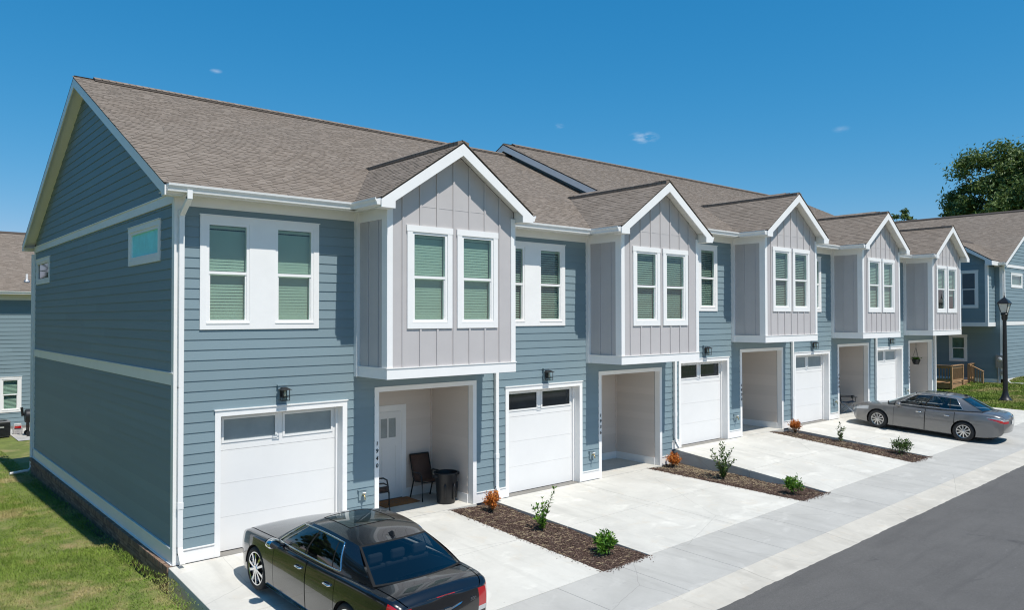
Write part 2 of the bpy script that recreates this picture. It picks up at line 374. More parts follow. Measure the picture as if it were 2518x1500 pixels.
# road
rd_ = surf('road', list(np.arange(-60, 0, 3.))+list(np.arange(0, 40, .12))+list(np.arange(40, 121, 3.)), [-14.5, -10.5, -6.70], lambda x, y: G(x)-.090 + (.06 if y == -10.5 else 0), ASPH)
_v = rd_.data.vertices; _rr = random.Random(3)
for q in _v:
    if q.co.y > -7: q.co.y += .006*math.sin(q.co.x*1.7)+.004*math.sin(q.co.x*5.3+1)+_rr.uniform(-.010, .010)
for n_, ya, yb, za, zb in (('far_kerb', -15.1, -14.52, .05, -.06),):
    surf(n_, np.arange(-60, 121, 3.), [ya, yb], lambda x, y: G(x)+(za if y == ya else zb), PAN)
# gutter pan, pavement slabs
def slab(mb, pts, th=.1, ch=.006):
    """quad slab, top corners pts (x,y,z) counter-clockwise, soft upper edge"""
    c = sum((Vector(p) for p in pts), Vector())/4
    top = [tuple(Vector(p)+(c-Vector(p)).normalized()*ch) for p in pts]
    mid = [(p[0], p[1], p[2]-ch) for p in pts]; bot = [(p[0], p[1], p[2]-th) for p in pts]
    mb.add(top+mid+bot, [(0, 1, 2, 3)] + [(i, i+4, (i+1) % 4+4, (i+1) % 4) for i in range(4)] + [(i+4, i+8, (i+1) % 4+8, (i+1) % 4+4) for i in range(4)])
kerb = empty('kerb'); tag(kerb, kind='structure')
walk = empty('sidewalk'); tag(walk, kind='structure')
x0 = 7.6-1.51*22
for k in range(60):
    xa, xb = x0+1.51*k+.004, x0+1.51*(k+1)-.004
    m = MB(); slab(m, [(xa, -6.05, G(xa)-.03), (xb, -6.05, G(xb)-.03), (xb, -4.555, G(xb)), (xa, -4.555, G(xa))]); m.build('paving_slab', WALKC, walk)
for k in range(30):
    xa, xb = x0+3.02*k+.003, x0+3.02*(k+1)-.003
    m = MB(); m.add([(xa,-6.78,G(xa)-.096),(xb,-6.78,G(xb)-.096),(xb,-6.4,G(xb)-.075),(xa,-6.4,G(xa)-.075),(xa,-6.056,G(xa)-.032),(xb,-6.056,G(xb)-.032),(xa,-6.78,G(xa)-.2),(xb,-6.78,G(xb)-.2)],
        [(0,1,2,3),(3,2,5,4),(6,7,1,0)]); m.build('kerb_stone', PAN, kerb, smooth=False)
def front(x): return G(x)
# driveways: (x0,x1,level at house)
DR = [(-.10, 5.70, 0), (6.95, 12.50, 0), (13.72, 18.76, .39), (20.0, 25.3, .39), (25.31, 32.42, .39)]
for i, (a, b, lv) in enumerate(DR):
    d = empty('driveway'); tag(d, kind='structure')
    def zz(x, y): return lv-.005 + (front(x)-lv+.005)*min(1, max(0, (-y-.05))/4.5)
    for (ya, yb) in ((-.05, -2.42), (-2.43, -4.545)):
        nseg = [a, (a+b)/2, b] if b-a > 5 else [a, b]
        for xa, xb in zip(nseg[:-1], nseg[1:]):
            xa2, xb2 = xa+.003, xb-.003
            m = MB(); slab(m, [(xa2, yb+.003, zz(xa2, yb)), (xb2, yb+.003, zz(xb2, yb)), (xb2, ya-.003, zz(xb2, ya)), (xa2, ya-.003, zz(xa2, ya))], .62); m.build('concrete_slab', CONC, d)
# mulch beds
BEDS = [(5.70, 6.95, 0, 0), (12.50, 13.72, 0, .39), (18.76, 20.0, .39, .39)]
BEDDROP = [.02, .02, .02]
def bedz(i, x, y):
    a, b, l0, l1 = BEDS[i]; fy = min(1, max(0, -y)/4.55)
    base = (l0-.02)*(1-fy) + (front(a)-.015)*fy
    if i == 0: base -= .05*(1-fy)*((x-a)/(b-a))
    if i == 2: base -= .10*(1-fy)*((x-a)/(b-a))
    return base + .025*math.sin(x*5.1+i)*math.sin(y*3.3+i*2)
for i, (a, b, l0, l1) in enumerate(BEDS):
    surf('mulch_bed', np.linspace(a-.02, b+.02, 12), np.linspace(-4.56, .0, 36), lambda x, y: bedz(i, x, y), MULB)
    n = 9000; X = RNG.uniform(a+.0, b-.0, n); Y = RNG.uniform(-4.55, -.12, n)
    n2 = 700 if i != 1 else 1500
    for nm, cnt, mat, lr, wr in (('mulch_chips', n, MULC, (.015, .045), (.005, .012)), ('straw_litter', n2, STRAW, (.04, .16), (.002, .0045))):
        X = RNG.uniform(a+.01, b-.01, cnt)
        Y = RNG.uniform(-4.54, -.1, cnt) if nm == 'mulch_chips' else -4.5*RNG.beta(1.3, 2.2 if i == 1 else 1.5, cnt)-.05
        if nm != 'mulch_chips' and i == 1: X = b-.02-(b-a-.05)*RNG.beta(1.2, 2.0, cnt)
        Z = np.array([bedz(i, x, y) for x, y in zip(X, Y)])+RNG.uniform(.004, .02, cnt)
        if nm == 'mulch_chips':
            ks = 420; X[:ks//2] = a-RNG.exponential(.035, ks//2); X[ks//2:ks] = RNG.uniform(a, b, ks//2); Y[ks//2:ks] = -4.56-RNG.exponential(.04, ks//2)
            zl = l0
            for q in range(ks): Z[q] = (zl-.005+(front(X[q])-zl+.005)*min(1, max(0, (-Y[q]-.05))/4.5) if q < ks//2 else front(X[q])+.02*(Y[q]+4.56))+.006
        an = RNG.uniform(0, 6.283, cnt); ln = RNG.uniform(*lr, cnt)/2; wd = RNG.uniform(*wr, cnt)/2; tl = RNG.normal(0, .35 if nm == 'mulch_chips' else .12, cnt)
        dx, dy, dz = np.cos(an)*ln, np.sin(an)*ln, np.abs(np.sin(tl))*ln
        wx, wy, wz = -np.sin(an)*wd, np.cos(an)*wd, RNG.normal(0, .5, cnt)*wd
        P = np.stack([X, Y, Z], 1); D = np.stack([dx, dy, dz], 1); W_ = np.stack([wx, wy, wz], 1); H = np.zeros_like(P); H[:, 2] = .006
        V = np.stack([P-D-W_, P+D-W_, P+D+W_, P-D+W_, P-D*.8+H, P+D*.8+H], 1).reshape(-1, 3)
        b0 = np.arange(cnt)*6
        F = np.concatenate([np.stack([b0, b0+1, b0+5, b0+4], 1), np.stack([b0+2, b0+3, b0+4, b0+5], 1)])
        o = bpy.data.objects.new(nm, np_mesh(nm, V, F, mat)); link(o)
        tag(o, ('brown bark mulch chips in the planting bed ' if nm == 'mulch_chips' else 'dry straw scattered over the mulch bed ') + ('nearest the black sedan', 'beside the tall concrete step', 'nearest the grey sedan')[i], 'mulch' if nm == 'mulch_chips' else 'straw', kind='stuff')
# concrete retaining edges of the raised driveways (ends of the slabs already 0.62 deep)

# ------------------------------------------------------------------ grass
def grass(name, label, xr, yr, dens, hh, ww, keep, seed):
    r = np.random.default_rng(seed); n = int((xr[1]-xr[0])*(yr[1]-yr[0])*dens)
    X = r.uniform(*xr, n); Y = r.uniform(*yr, n)
    k = np.array([keep(x, y) for x, y in zip(X, Y)]); X = X[k]; Y = Y[k]; n = len(X)
    Z = np.array([T(x, y) for x, y in zip(X, Y)])-.005
    pat = (np.sin(X*1.9+1)*np.sin(Y*1.3)+np.sin(X*.7+Y*1.1)+np.sin(X*4.3-Y*3.1)*.5)
    h = r.uniform(*hh, n)*(1+.22*pat); h = np.clip(h, .015, None); a = r.uniform(0, 6.283, n); wv = r.uniform(*ww, n)
    lx, ly = r.normal(0, .55, n)*h, r.normal(0, .55, n)*h
    A = np.stack([X+np.cos(a)*wv, Y+np.sin(a)*wv, Z], 1); B = np.stack([X-np.cos(a)*wv, Y-np.sin(a)*wv, Z], 1); C = np.stack([X+lx, Y+ly, Z+h], 1)
    V = np.stack([A, B, C], 1).reshape(-1, 3); F = np.arange(3*n).reshape(-1, 3)
    o = bpy.data.objects.new(name, np_mesh(name, V, F, GRASS)); link(o); tag(o, label, 'grass', kind='stuff'); return o
def keepL(x, y):
    if y > 18 and random.random() < (y-18)/5: return False
    if y > -.3 and x > -.13: return False
    # bare soil strip along the foundation and slab
    d = -x
    if d < .35+.25*math.sin(y*2.1)+.15*math.sin(y*5.3) and y < 3.2 and random.random() < .8: return False
    if d < .9 and y > 3.2 and random.random() < .65: return False
    return (math.sin(x*1.3+y*.7)+math.sin(y*1.9-x*.8)+math.sin(x*3.1)*.6) < 1.5 or random.random() < .3
grass('lawn_grass', 'patchy green and straw coloured lawn beside the dark gable wall', (-3.9, -.06), (-4.4, 22.0), 2500, (.022, .055), (.0045, .009), keepL, 3)
grass('lawn_grass', 'strip of green lawn farther out from the dark gable wall', (-9, -3.9), (-4.4, 20.0), 500, (.03, .06), (.01, .016), lambda x, y: True, 9)
grass('lawn_grass', 'sloping green lawn around the black lamp post', (32.5, 44.), (-4.6, 3.5), 1100, (.035, .07), (.014, .026), lambda x, y: y < -.95 or (x < 39 and y < .4) or (x < 36 and y < 3.4), 4)

# ------------------------------------------------------------------ building kit (local frame: facing -y, x along the wall)
EXPO = .1778
_pl = {}
def plank_mesh(l, h, mat, l2=None, off=0):
    """bevelled lap board, lower edge proud; l length at bottom, (off,l2) span at top for raked ends"""
    key = (round(l, 3), round(h, 3), mat.name, None if l2 is None else round(l2, 3), round(off, 3))
    if key in _pl: return _pl[key]
    a0, a1 = (0, l) if l2 is None else (off, off+l2)
    m = MB().add([(0, -.017, 0), (l, -.017, 0), (l, .0, 0), (0, .0, 0), (a0, -.004, h), (a1, -.004, h), (a1, .0, h), (a0, 0, h)],
                 [(0,3,2,1),(4,5,6,7),(0,1,5,4),(1,2,6,5),(2,3,7,6),(3,0,4,7)])
    _pl[key] = m.mesh('siding_board', mat); return _pl[key]
def rot(th, u, v=0.0): return (u*math.cos(th)-v*math.sin(th), u*math.sin(th)+v*math.cos(th))
def minus(rect, holes):
    x0, x1, z0, z1 = rect
    hs = [h for h in holes if h[0] < x1 and h[1] > x0 and h[2] < z1 and h[3] > z0]
    zs = sorted({z0, z1} | {z for h in hs for z in h[2:4] if z0 < z < z1}); out = []
    for a, b in zip(zs[:-1], zs[1:]):
        cur = [(x0, x1)]
        for h in hs:
            if h[2] < b-1e-6 and h[3] > a+1e-6:
                nx = []
                for (p, q) in cur:
                    if h[0] >= q or h[1] <= p: nx.append((p, q)); continue
                    if h[0] > p: nx.append((p, h[0]))
                    if h[1] < q: nx.append((h[1], q))
                cur = nx
        out += [(p, q, a, b) for p, q in cur if q-p > .01]
    return out
def siding(parent, org, th, rect, holes, mat, z_base=None, wall=True, thick=.10):
    x0, x1, z0, z1 = rect; zb = z0 if z_base is None else z_base
    k = 0; z = zb
    while z < z1-.005:
        za, zc = max(z, z0), min(z+EXPO, z1)
        if zc-za > .01:
            for (p, q, a, b) in columns((x0, x1, za, zc), holes):
                if b-a < .012: continue
                # very long runs are butted from two boards
                cuts = [p, q]
                if q-p > 4.2: c = p+(q-p)*(.3+.4*((k*.618) % 1)); cuts = [p, c, q]
                for s0, s1 in zip(cuts[:-1], cuts[1:]):
                    ox, oy = rot(th, s0); inst('siding_board', plank_mesh(s1-s0-(.002 if len(cuts) > 2 else 0), b-a, mat), parent, (org[0]+ox, org[1]+oy, a), th)
        z += EXPO; k += 1
def sheath(name, parent, org, th, rect, holes, mat=SHELL, thick=.1):
    m = MB()
    for (p, q, a, b) in minus(rect, holes): m.box(p, q, .002, thick, a, b)
    return m.build(name, mat, parent, (org[0], org[1], 0), th)
def part(name, mb, mat, parent, org=(0, 0), th=0, z=0, **k): return mb.build(name, mat, parent, (org[0], org[1], z), th, **k)
def columns(rect, holes):
    """like minus(), but keeps full-height boards beside an opening"""
    x0, x1, z0, z1 = rect
    hs = [h for h in holes if h[0] < x1 and h[1] > x0 and h[2] < z1 and h[3] > z0]
    xs_ = sorted({x0, x1} | {x for h in hs for x in h[:2] if x0 < x < x1}); out = []
    for a, b in zip(xs_[:-1], xs_[1:]):
        cur = [(z0, z1)]
        for h in hs:
            if h[0] < b-1e-6 and h[1] > a+1e-6:
                nx = []
                for p, q in cur:
                    if h[2] >= q or h[3] <= p: nx.append((p, q)); continue
                    if h[2] > p: nx.append((p, h[2]))
                    if h[3] < q: nx.append((h[3], q))
                cur = nx
        for p, q in cur:
            if out and abs(out[-1][1]-a) < 1e-6 and abs(out[-1][2]-p) < 1e-6 and abs(out[-1][3]-q) < 1e-6: out[-1] = (out[-1][0], b, p, q)
            else: out.append((a, b, p, q))
    return [o for o in out if o[1]-o[0] > .01]
_wm = {}
def window(parent, org, th, x0, x1, z0, z1, trim=.10, slid=False, blind=True, proud=.032, fr=.05, drop=0.0, blindmat=None, outer=True, kind='hung', tilt=.022, panem=None):
    """outer size incl. trim; parts: window (casing) > sash, pane, blind"""
    W_, H_ = x1-x0, z1-z0; key = (round(W_, 3), round(H_, 3), trim, outer, fr, kind, proud, panem and panem.name)
    t = trim
    if key not in _wm:
        d = {}
        m = MB()
        if outer:
            m.box(-.012, W_+.012, -proud-.004, 0, H_-t, H_-.0); m.box(0, W_, -proud, 0, 0, t)
            m.box(0, t, -proud, 0, t, H_-t); m.box(W_-t, W_, -proud, 0, t, H_-t)
            
            if proud < .035: m.box(-.02, W_+.02, -proud-.016, 0, H_+.001, H_+.014)
        # jamb liner behind the casing
        m.box(t-.02, t, .002, .09, t-.02, H_-t+.02); m.box(W_-t, W_-t+.02, .002, .09, t-.02, H_-t+.02); m.box(t, W_-t, .002, .09, t-.02, t); m.box(t, W_-t, .002, .09, H_-t, H_-t+.02)
        d['casing'] = m.mesh('window', WHITE)
        m = MB(); a, b, c, e = t, W_-t, t, H_-t; y0, y1 = -.022, .05
        m.box(a, a+fr, y0, y1, c, e); m.box(b-fr, b, y0, y1, c, e); m.box(a+fr, b-fr, y0, y1, c, c+fr*1.15); m.box(a+fr, b-fr, y0, y1, e-fr, e)
        if kind == 'hung':
            mid = (c+e)/2; m.box(a+fr, b-fr, y0+.008, y1, mid-.024, mid+.024)
            m.box(a+fr, a+fr+.022, y0+.02, y1, c+fr*1.15, mid-.024); m.box(b-fr-.022, b-fr, y0+.02, y1, c+fr*1.15, mid-.024)
            m.box(a-.004, b+.004, y0-.02, y0+.003, c-.012, c+.012)
        d['sash'] = m.mesh('sash', VINYL)
        if kind == 'hung':
            d['pane'] = [MB().box(a+fr, b-fr, .018, .022, c+fr*1.15, mid-.024).mesh('pane', GLASS), MB().box(a+fr, b-fr, .006, .010, mid+.024, e-fr).mesh('pane', GLASS)]
        else: d['pane'] = [MB().box(a+fr, b-fr, .010, .014, c+fr, e-fr).mesh('pane', panem or GLASS)]
        _wm[key] = d
    d = _wm[key]; ox, oy = rot(th, x0); loc = (org[0]+ox, org[1]+oy, z0)
    wn = inst('window', d['casing'], parent, loc, th)
    inst('sash', d['sash'], wn, (0, 0, 0))
    for p in d['pane']: inst('pane', p, wn, (0, 0, 0))
    bk = ('blind', key, round(drop, 2), blindmat.name if blindmat else '', blind, tilt)
    if bk not in _wm:
        m = MB(); zb = t+fr+drop; zt = H_-t-fr-.005
        if blind == 'roller': m.box(t+.02, W_-t-.02, .075, .08, zb, zt)
        elif blind:
            z = zb+.03; tl = tilt
            while z < zt-.05:
                dy = .015-.012*min(1, max(0, (tl-.018)/.012)); m.add([(t+.03, .084-dy, z-tl), (W_-t-.03, .084-dy, z-tl), (W_-t-.03, .084+dy, z+tl), (t+.03, .084+dy, z+tl)], [(0, 1, 2, 3)]); z += .055
            m.box(t+.03, W_-t-.03, .062, .105, zt-.05, zt); m.box(t+.03, W_-t-.03, .07, .10, zb-.0, zb+.02)
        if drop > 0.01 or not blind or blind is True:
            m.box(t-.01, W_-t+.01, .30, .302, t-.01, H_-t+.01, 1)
        _wm[bk] = m.mesh('blind', [blindmat or BLIND, DARK])
    b = inst('blind', _wm[bk], wn, (0, 0, 0))
    return wn
# shingles ----------------------------------------------------------
TABW = (.13, .17, .21, .25, .30); COURSE = .110
_tabs = {}
def tab_mesh(wi, thk):
    if (wi, thk) in _tabs: return _tabs[(wi, thk)]
    V, F = tabgeo(np.array([[0, 0]]), np.array([TABW[wi]]), np.array([(.009, .014)[thk]]))
    m = MB(); m.v = [tuple(v) for v in V]; m.f = [tuple(f) for f in F]; m.m = [0]*len(m.f); _tabs[(wi, thk)] = m.mesh('shingle', SHING); return _tabs[(wi, thk)]
def tabgeo(uv, wd, th):
    n = len(wd); u0, v0 = uv[:, 0], uv[:, 1]; u1 = u0+wd-.003; v1 = v0+COURSE+.012; z0 = np.zeros(n)
    P = lambda u, v, h: np.stack([u, v, h], 1)
    b = .002+0*z0
    V = np.stack([P(u0, v0, b), P(u1, v0, b), P(u1, v1, z0), P(u0, v1, z0), P(u0, v0, b+th), P(u1, v0, b+th), P(u1, v1, z0+.003+th*.35), P(u0, v1, z0+.003+th*.35)], 1).reshape(-1, 3)
    q = np.array([(4,5,6,7),(0,1,5,4),(1,2,6,5),(3,0,4,7)]); F = (q[None]+(np.arange(n)*8)[:, None, None]).reshape(-1, 4)
    return V, F
def shingle_slope(parent, O, Uv, Vv, vmax, ulo, uhi, n_single, seed, world_off=(0, 0, 0), label=None):
    r = random.Random(seed); O, Uv, Vv = Vector(O), Vector(Uv).normalized(), Vector(Vv).normalized(); N = Uv.cross(Vv)
    if N.z < 0: raise ValueError('slope frame')
    tabs = []; v = 0.0; k = 0
    while v < vmax-.03:
        a, b = ulo(v+COURSE/2), uhi(v+COURSE/2)
        u = a-r.random()*.3; th = r.random() < .5
        while u < b:
            wi = r.randrange(5); wd = TABW[wi]
            s, e = max(u, a), min(u+wd, b)
            if e-s > .02: tabs.append((s, v, e-s, wi, th))
            th = not th if r.random() < .85 else th
            u += wd
        v += COURSE; k += 1
    wo = Vector(world_off)
    tabs.sort(key=lambda t: ((O+Uv*(t[0]+t[2]/2)+Vv*t[1]+wo)-CAM).length)
    for (s, v, wd, wi, th) in tabs[:n_single]:
        p = O+Uv*s+Vv*v; sx = wd/TABW[wi]
        inst('shingle', tab_mesh(wi, int(th)), parent, None, mat=Matrix(((Uv.x*sx, Vv.x, N.x, p.x), (Uv.y*sx, Vv.y, N.y, p.y), (Uv.z*sx, Vv.z, N.z, p.z), (0, 0, 0, 1))))
    rest = tabs[n_single:]
    if rest:
        A = np.array([(t[0], t[1]) for t in rest]); Wd = np.array([t[2] for t in rest]); Th = np.array([.014 if t[4] else .009 for t in rest])
        L, F = tabgeo(A, Wd, Th); B = np.array([tuple(Uv), tuple(Vv), tuple(N)]); V = L@B+np.array(tuple(O))
        o = bpy.data.objects.new('shingle_field', np_mesh('shingle_field', V, F, SHING)); link(o, parent); o['kind'] = 'stuff'
# ------------------------------------------------------------------ townhouses
EY, EZ = -.40, 6.40            # front roof edge
RY, RZ = 6.55, 9.82            # ridge
SL = (RZ-EZ)/(RY-EY); BY = 2*RY-EY; DEPTH = 13.18
def roofz(y): return EZ+SL*(y-EY)
BW, BD = 3.15, 1.13
LABELS = ['end townhouse numbered 1940 with a dark gable wall and the black sedan outside', 'blue grey townhouse numbered 1936 with an empty drive, second from the gable end',
          'blue grey townhouse numbered 1932 where the roof steps up, the middle house of the row', 'blue grey townhouse numbered 1928 with the grey sedan before its garage', 'far end townhouse with a hanging basket in its porch, nearest the wooden deck']
NUMS = ['1940', '1936', '1932', '1928', '1924']
def text_mesh(txt, size, mat, depth=.006):
    c = bpy.data.curves.new('t', 'FONT'); c.body = txt; c.size = size; c.extrude = depth; c.align_x = 'CENTER'; c.shear = .12
    o = bpy.data.objects.new('t', c); COL.objects.link(o); bpy.context.view_layer.update()
    me = bpy.data.meshes.new_from_object(o.evaluated_get(bpy.context.evaluated_depsgraph_get())); bpy.data.objects.remove(o); bpy.data.curves.remove(c)
    me.materials.clear(); me.materials.append(mat); return me
DIG = {ch: text_mesh(ch, .115, BLACK) for ch in '0123456789'}
def gutter_prof(y, z):   # K-style, back at y
    return [(y, z), (y, z-.125), (y-.085, z-.125), (y-.095, z-.075), (y-.125, z-.035), (y-.13, z), (y-.118, z), (y-.112, z-.02), (y-.012, z-.02), (y-.012, z)]
_shared = {}
def shared(key, fn):
    if key not in _shared: _shared[key] = fn()
    return _shared[key]
def lantern_mesh():
    d = {}
    m = MB().box(-.085, .085, -.045, -.0, -.13, .12).box(-.10, .10, -.058, 0, .12, .142); d['block'] = m.mesh('lantern_block', SIDE)
    m = MB().box(-.055, .055, -.065, -.045, -.10, .10)
    m.box(-.015, .015, -.15, -.06, .045, .075)
    m.add([(-.125,-.29,.055),(.125,-.29,.055),(.125,-.05,.055),(-.125,-.05,.055),(-.03,-.20,.11),(.03,-.20,.11),(.03,-.14,.11),(-.03,-.14,.11)], [(3,2,1,0),(4,5,6,7),(0,1,5,4),(1,2,6,5),(2,3,7,6),(3,0,4,7)])
    for sx in (-1, 1):
        for yy in (-.245, -.095): m.box(sx*.078-.006, sx*.078+.006, yy-.006, yy+.006, -.165, .055)
    for z in (-.165, -.10):
        m.box(-.084, .084, -.251, -.239, z, z+.01); m.box(-.084, .084, -.101, -.089, z, z+.01); m.box(-.084, -.072, -.239, -.101, z, z+.01); m.box(.072, .084, -.239, -.101, z, z+.01)
    d['cage'] = m.mesh('wall_lantern', BLACK)
    d['glass'] = MB().lathe([(.052, -.15), (.052, .05)], 14, c=(0, -.17, 0), cap=False).mesh('glass_chimney', GLASSG, True)
    d['bulb'] = MB().lathe([(.012, .05), (.014, .0), (.026, -.03), (.024, -.06), (.002, -.08)], 10, c=(0, -.17, 0)).mesh('bulb', plain('bulb_glass', (.75, .62, .45), .2), True)
    return d
LANT = lantern_mesh()
def garage_door_mesh(wd, ht, pm_):
    d = {}; pz = [0, .60, 1.20, 1.79, ht]; d['panel'] = []
    for k in range(3):
        m = MB().box(.004, wd-.004, -.02, .02, pz[k]+.0015, pz[k+1]-.0015); d['panel'].append(m.mesh('panel', DOORW))
    # glazed top section: frame around two lights
    g0, g1 = 1.79+.17, ht-.10; xs_ = [.004, .13, wd/2-.09, wd/2+.09, wd-.13, wd-.004]
    m = MB().box(xs_[0], xs_[5], -.02, .02, pz[3]+.004, g0).box(xs_[0], xs_[5], -.02, .02, g1, ht)
    for a, b in ((0, 1), (2, 3), (4, 5)): m.box(xs_[a], xs_[b], -.02, .02, g0, g1)
    d['top'] = m.mesh('panel', DOORW); d['pane'] = []
    for a, b in ((1, 2), (3, 4)):
        m = MB(); f = .035
        m.box(xs_[a]-f, xs_[b]+f, -.034, -.0205, g0-f, g0+.004).box(xs_[a]-f, xs_[b]+f, -.034, -.0205, g1-.004, g1+f).box(xs_[a]-f, xs_[a]+.004, -.034, -.0205, g0+.004, g1-.004).box(xs_[b]-.004, xs_[b]+f, -.034, -.0205, g0+.004, g1-.004)
        d['pane'].append((m.mesh('pane_frame', DOORW), MB().box(xs_[a], xs_[b], -.006, .0, g0, g1).mesh('pane', pm_)))
    return d
def bib_mesh():
    a = MB().box(-.085, .085, -.03, 0, -.10, .09).box(-.1, .1, -.04, 0, .09, .105).mesh('hose_bib', SIDE)
    m = MB().tube([(0, -.03, .0), (0, -.10, .0), (.0, -.125, -.03), (0, -.13, -.075)], .014, 8).lathe([(.03, -.012), (.03, .012)], 12, c=(0, -.10, .045)).tube([(0, -.09, 0), (0, -.095, .045)], .008, 6)
    b = m.mesh('tap', BRASS, True, 40); c = MB().lathe([(.004, .0), (.034, .002), (.036, .014), (.01, .02)], 12, c=(0, -.10, .045)).mesh('tap_handle', WHITE, True, 40); return a, b, c
BIB = bib_mesh()
def dspout(parent, x, ztop, zbot=.0, first=False):
    """white downspout; x unit-local"""
    w2, d2 = .042, .032; m = MB()
    def seg(pts):
        for a, b in zip(pts[:-1], pts[1:]):
            a, b = Vector(a), Vector(b); t = (b-a).normalized(); n = Vector((1, 0, 0)).cross(t); vs = []
            for p in (a-t*.012, b+t*.012):
                for sx, sn in ((-1, -1), (1, -1), (1, 1), (-1, 1)): vs.append(tuple(p+Vector((sx*w2, 0, 0))+n*(sn*d2)))
            m.add(vs, [(0, 1, 2, 3), (7, 6, 5, 4), (0, 4, 5, 1), (1, 5, 6, 2), (2, 6, 7, 3), (3, 7, 4, 0)])
    seg([(x, EY-.07, 6.29), (x, EY-.07, 6.17), (x, -.075, 5.93), (x, -.072, 3.0), (x, -.072, zbot+.30), (x, -.11, zbot+.20), (x, -.21, zbot+.06)])
    for z in (5.90, .95+zbot): m.box(x-w2-.006, x+w2+.006, -.072-d2-.006, -.072+d2+.004, z, z+.11)
    return part('downspout', m, GUTTER, parent)
def house(n):
    u = U[n]; lv = LV[n]; xl, xr = XL[n]-u, XR[n]-u
    h = empty('townhouse', (u, 0, lv)); tag(h, LABELS[n], 'townhouse', 'townhouses in the row')
    g0, g1, gz = -2.81, -.24, 2.545        # garage casing
    p0, p1, pz = .38, 3.0, 2.765           # porch casing
    wz0, wz1 = 3.975, 5.972; w0, w1 = -3.08, -.85
    top = 6.10
    holes_sh = [(g0+.078, g1-.078, -1, gz-.078), (p0+.078, p1-.078, -1, pz-.078), (w0+.088, w0+.892, wz0+.088, wz1-.088), (w1-.892, w1-.088, wz0+.088, wz1-.088)]
    W_ = sheath('front_wall', h, (0, 0), 0, (xl, xr, -.25, 6.30), holes_sh)
    holes = [(g0+.02, g1-.02, -1, gz-.02), (p0+.02, p1-.02, -1, pz-.02), (w0+.02, w1-.02, wz0+.02, wz1-.02), (-.02, BW+.02, 3.02, 9)]
    xa = xl+(.11 if n == 0 else .0); xb = xr-(.11 if n == 4 else 0)
    siding(W_, (0, 0), 0, (xa, xb, .245, top), holes, SIDE)
    # base board with drip cap, frieze
    for a, b in ((xa, g0), (g1, p0), (p1, xb)):
        if b-a > .02: part('baseboard', MB().box(a, b, -.028, 0, .0, .225).box(a, b, -.045, 0, .2255, .243), WHITE, h)
    for a, b in ((xa, -.085), (BW+.085, xb)):
        if b-a > .02: part('frieze_board', MB().box(a, b, -.03, 0, top, 6.272), WHITE, h)
    # casings
    def casing(name, a, b, z, cap=True, jd=.25, mat=WHITE, jm=WHITE):
        m = MB().box(a, a+.10, -.032, 0, 0, z-.10).box(b-.10, b, -.032, 0, 0, z-.10).box(a, b, -.032, 0, z-.10, z)
        if cap: m.box(a-.015, b+.015, -.05, 0, z+.001, z+.022)
        m.box(a+.08, a+.10, .001, jd, 0, z-.10).box(b-.10, b-.08, .001, jd, 0, z-.10).box(a+.08, b-.08, .001, jd, z-.10, z-.08)
        return part(name, m, mat, h)
    casing('garage_casing', g0, g1, gz)
    casing('porch_casing', p0, p1, pz, cap=False, jd=.14)
    # garage door
    gd = shared(('gd', n in (1, 2)), lambda: garage_door_mesh(g1-g0-.20, gz-.10, DARKGL if n in (1, 2) else FROST))
    D = inst('garage_door', gd['panel'][0], h, (g0+.10, .225, .012))
    for pm in gd['panel'][1:]+[gd['top']]: inst('panel', pm, D, (0, 0, 0))
    for f, p in gd['pane']: inst('pane_frame', f, D, (0, 0, 0)); inst('pane', p, D, (0, 0, 0))
    part('weather_strip', MB().box(g0+.10, g1-.10, .21, .25, .0, .014), BLACKP, h)
    part('garage_stop', MB().box(g0+.10, g0+.145, .16, .20, .0, gz-.10).box(g1-.145, g1-.10, .16, .20, .0, gz-.10).box(g0+.145, g1-.145, .16, .20, gz-.135, gz-.10), WHITE, h)
    part('threshold', MB().box(g0+.10, g1-.10, -.045, .22, -.12, -.004), FOUND, h)
    # porch recess
    q0, q1, qd, qz = p0+.10, p1-.10, 1.6, 2.70
    part('porch_floor', MB().box(q0-.09, q1+.09, -.045, qd+.02, -.30, -.001), CONC, h)
    part('porch_ceiling', MB().box(q0-.08, q1+.08, .002, qd+.1, qz, qz+.05), SOFFIT, h)
    pw = part('porch_wall', MB().box(q0-.10, q1+.10, qd+.002, qd+.1, 0, qz).box(q0-.08, q0-.002, .145, qd, 0, qz).box(q1+.002, q1+.08, .145, qd, 0, qz), SHELL, h)
    d0, d1, dz = .98, 2.17, 2.16
    siding(pw, (0, qd), 0, (q0+.0, q1, .20, qz), [(d0+.02, d1-.02, -1, dz-.02)], PORCH)
    siding(pw, (q1, qd), R(-90), (0.02, qd-.15, .20, qz), [], PORCH)
    siding(pw, (q0, .15), R(90), (0, qd-.17, .20, qz), [], PORCH)
    for bb in ((d1, q1-.0285, qd-.028, qd), (q0+.0285, d0, qd-.028, qd), (q1-.028, q1, .145, qd), (q0, q0+.028, .145, qd)):
        if bb[1]-bb[0] > .01: part('porch_baseboard', MB().box(*bb, 0, .2), WHITE, h)
    part('inside_corner_trim', MB().box(q1-.035, q1, qd-.035, qd, .2, qz), PORCH, h)
    dc = MB().box(d0, d0+.11, qd-.03, qd, 0, dz-.11).box(d1-.11, d1, qd-.03, qd, 0, dz-.11).box(d0, d1, qd-.03, qd, dz-.11, dz)
    dc.box(d0+.11, d0+.15, qd-.012, qd+.05, 0, dz-.11).box(d1-.15, d1-.11, qd-.012, qd+.05, 0, dz-.11).box(d0+.15, d1-.15, qd-.012, qd+.05, dz-.15, dz-.11)
    part('door_frame', dc, WHITE, h)
    dr0, dr1, drz = d0+.15, d1-.15, dz-.15; dw = dr1-dr0
    m = MB(); y0, y1 = qd-.026, qd-.001      # stile and rail door with three lights over two panels
    l0, l1 = 1.42, 1.86
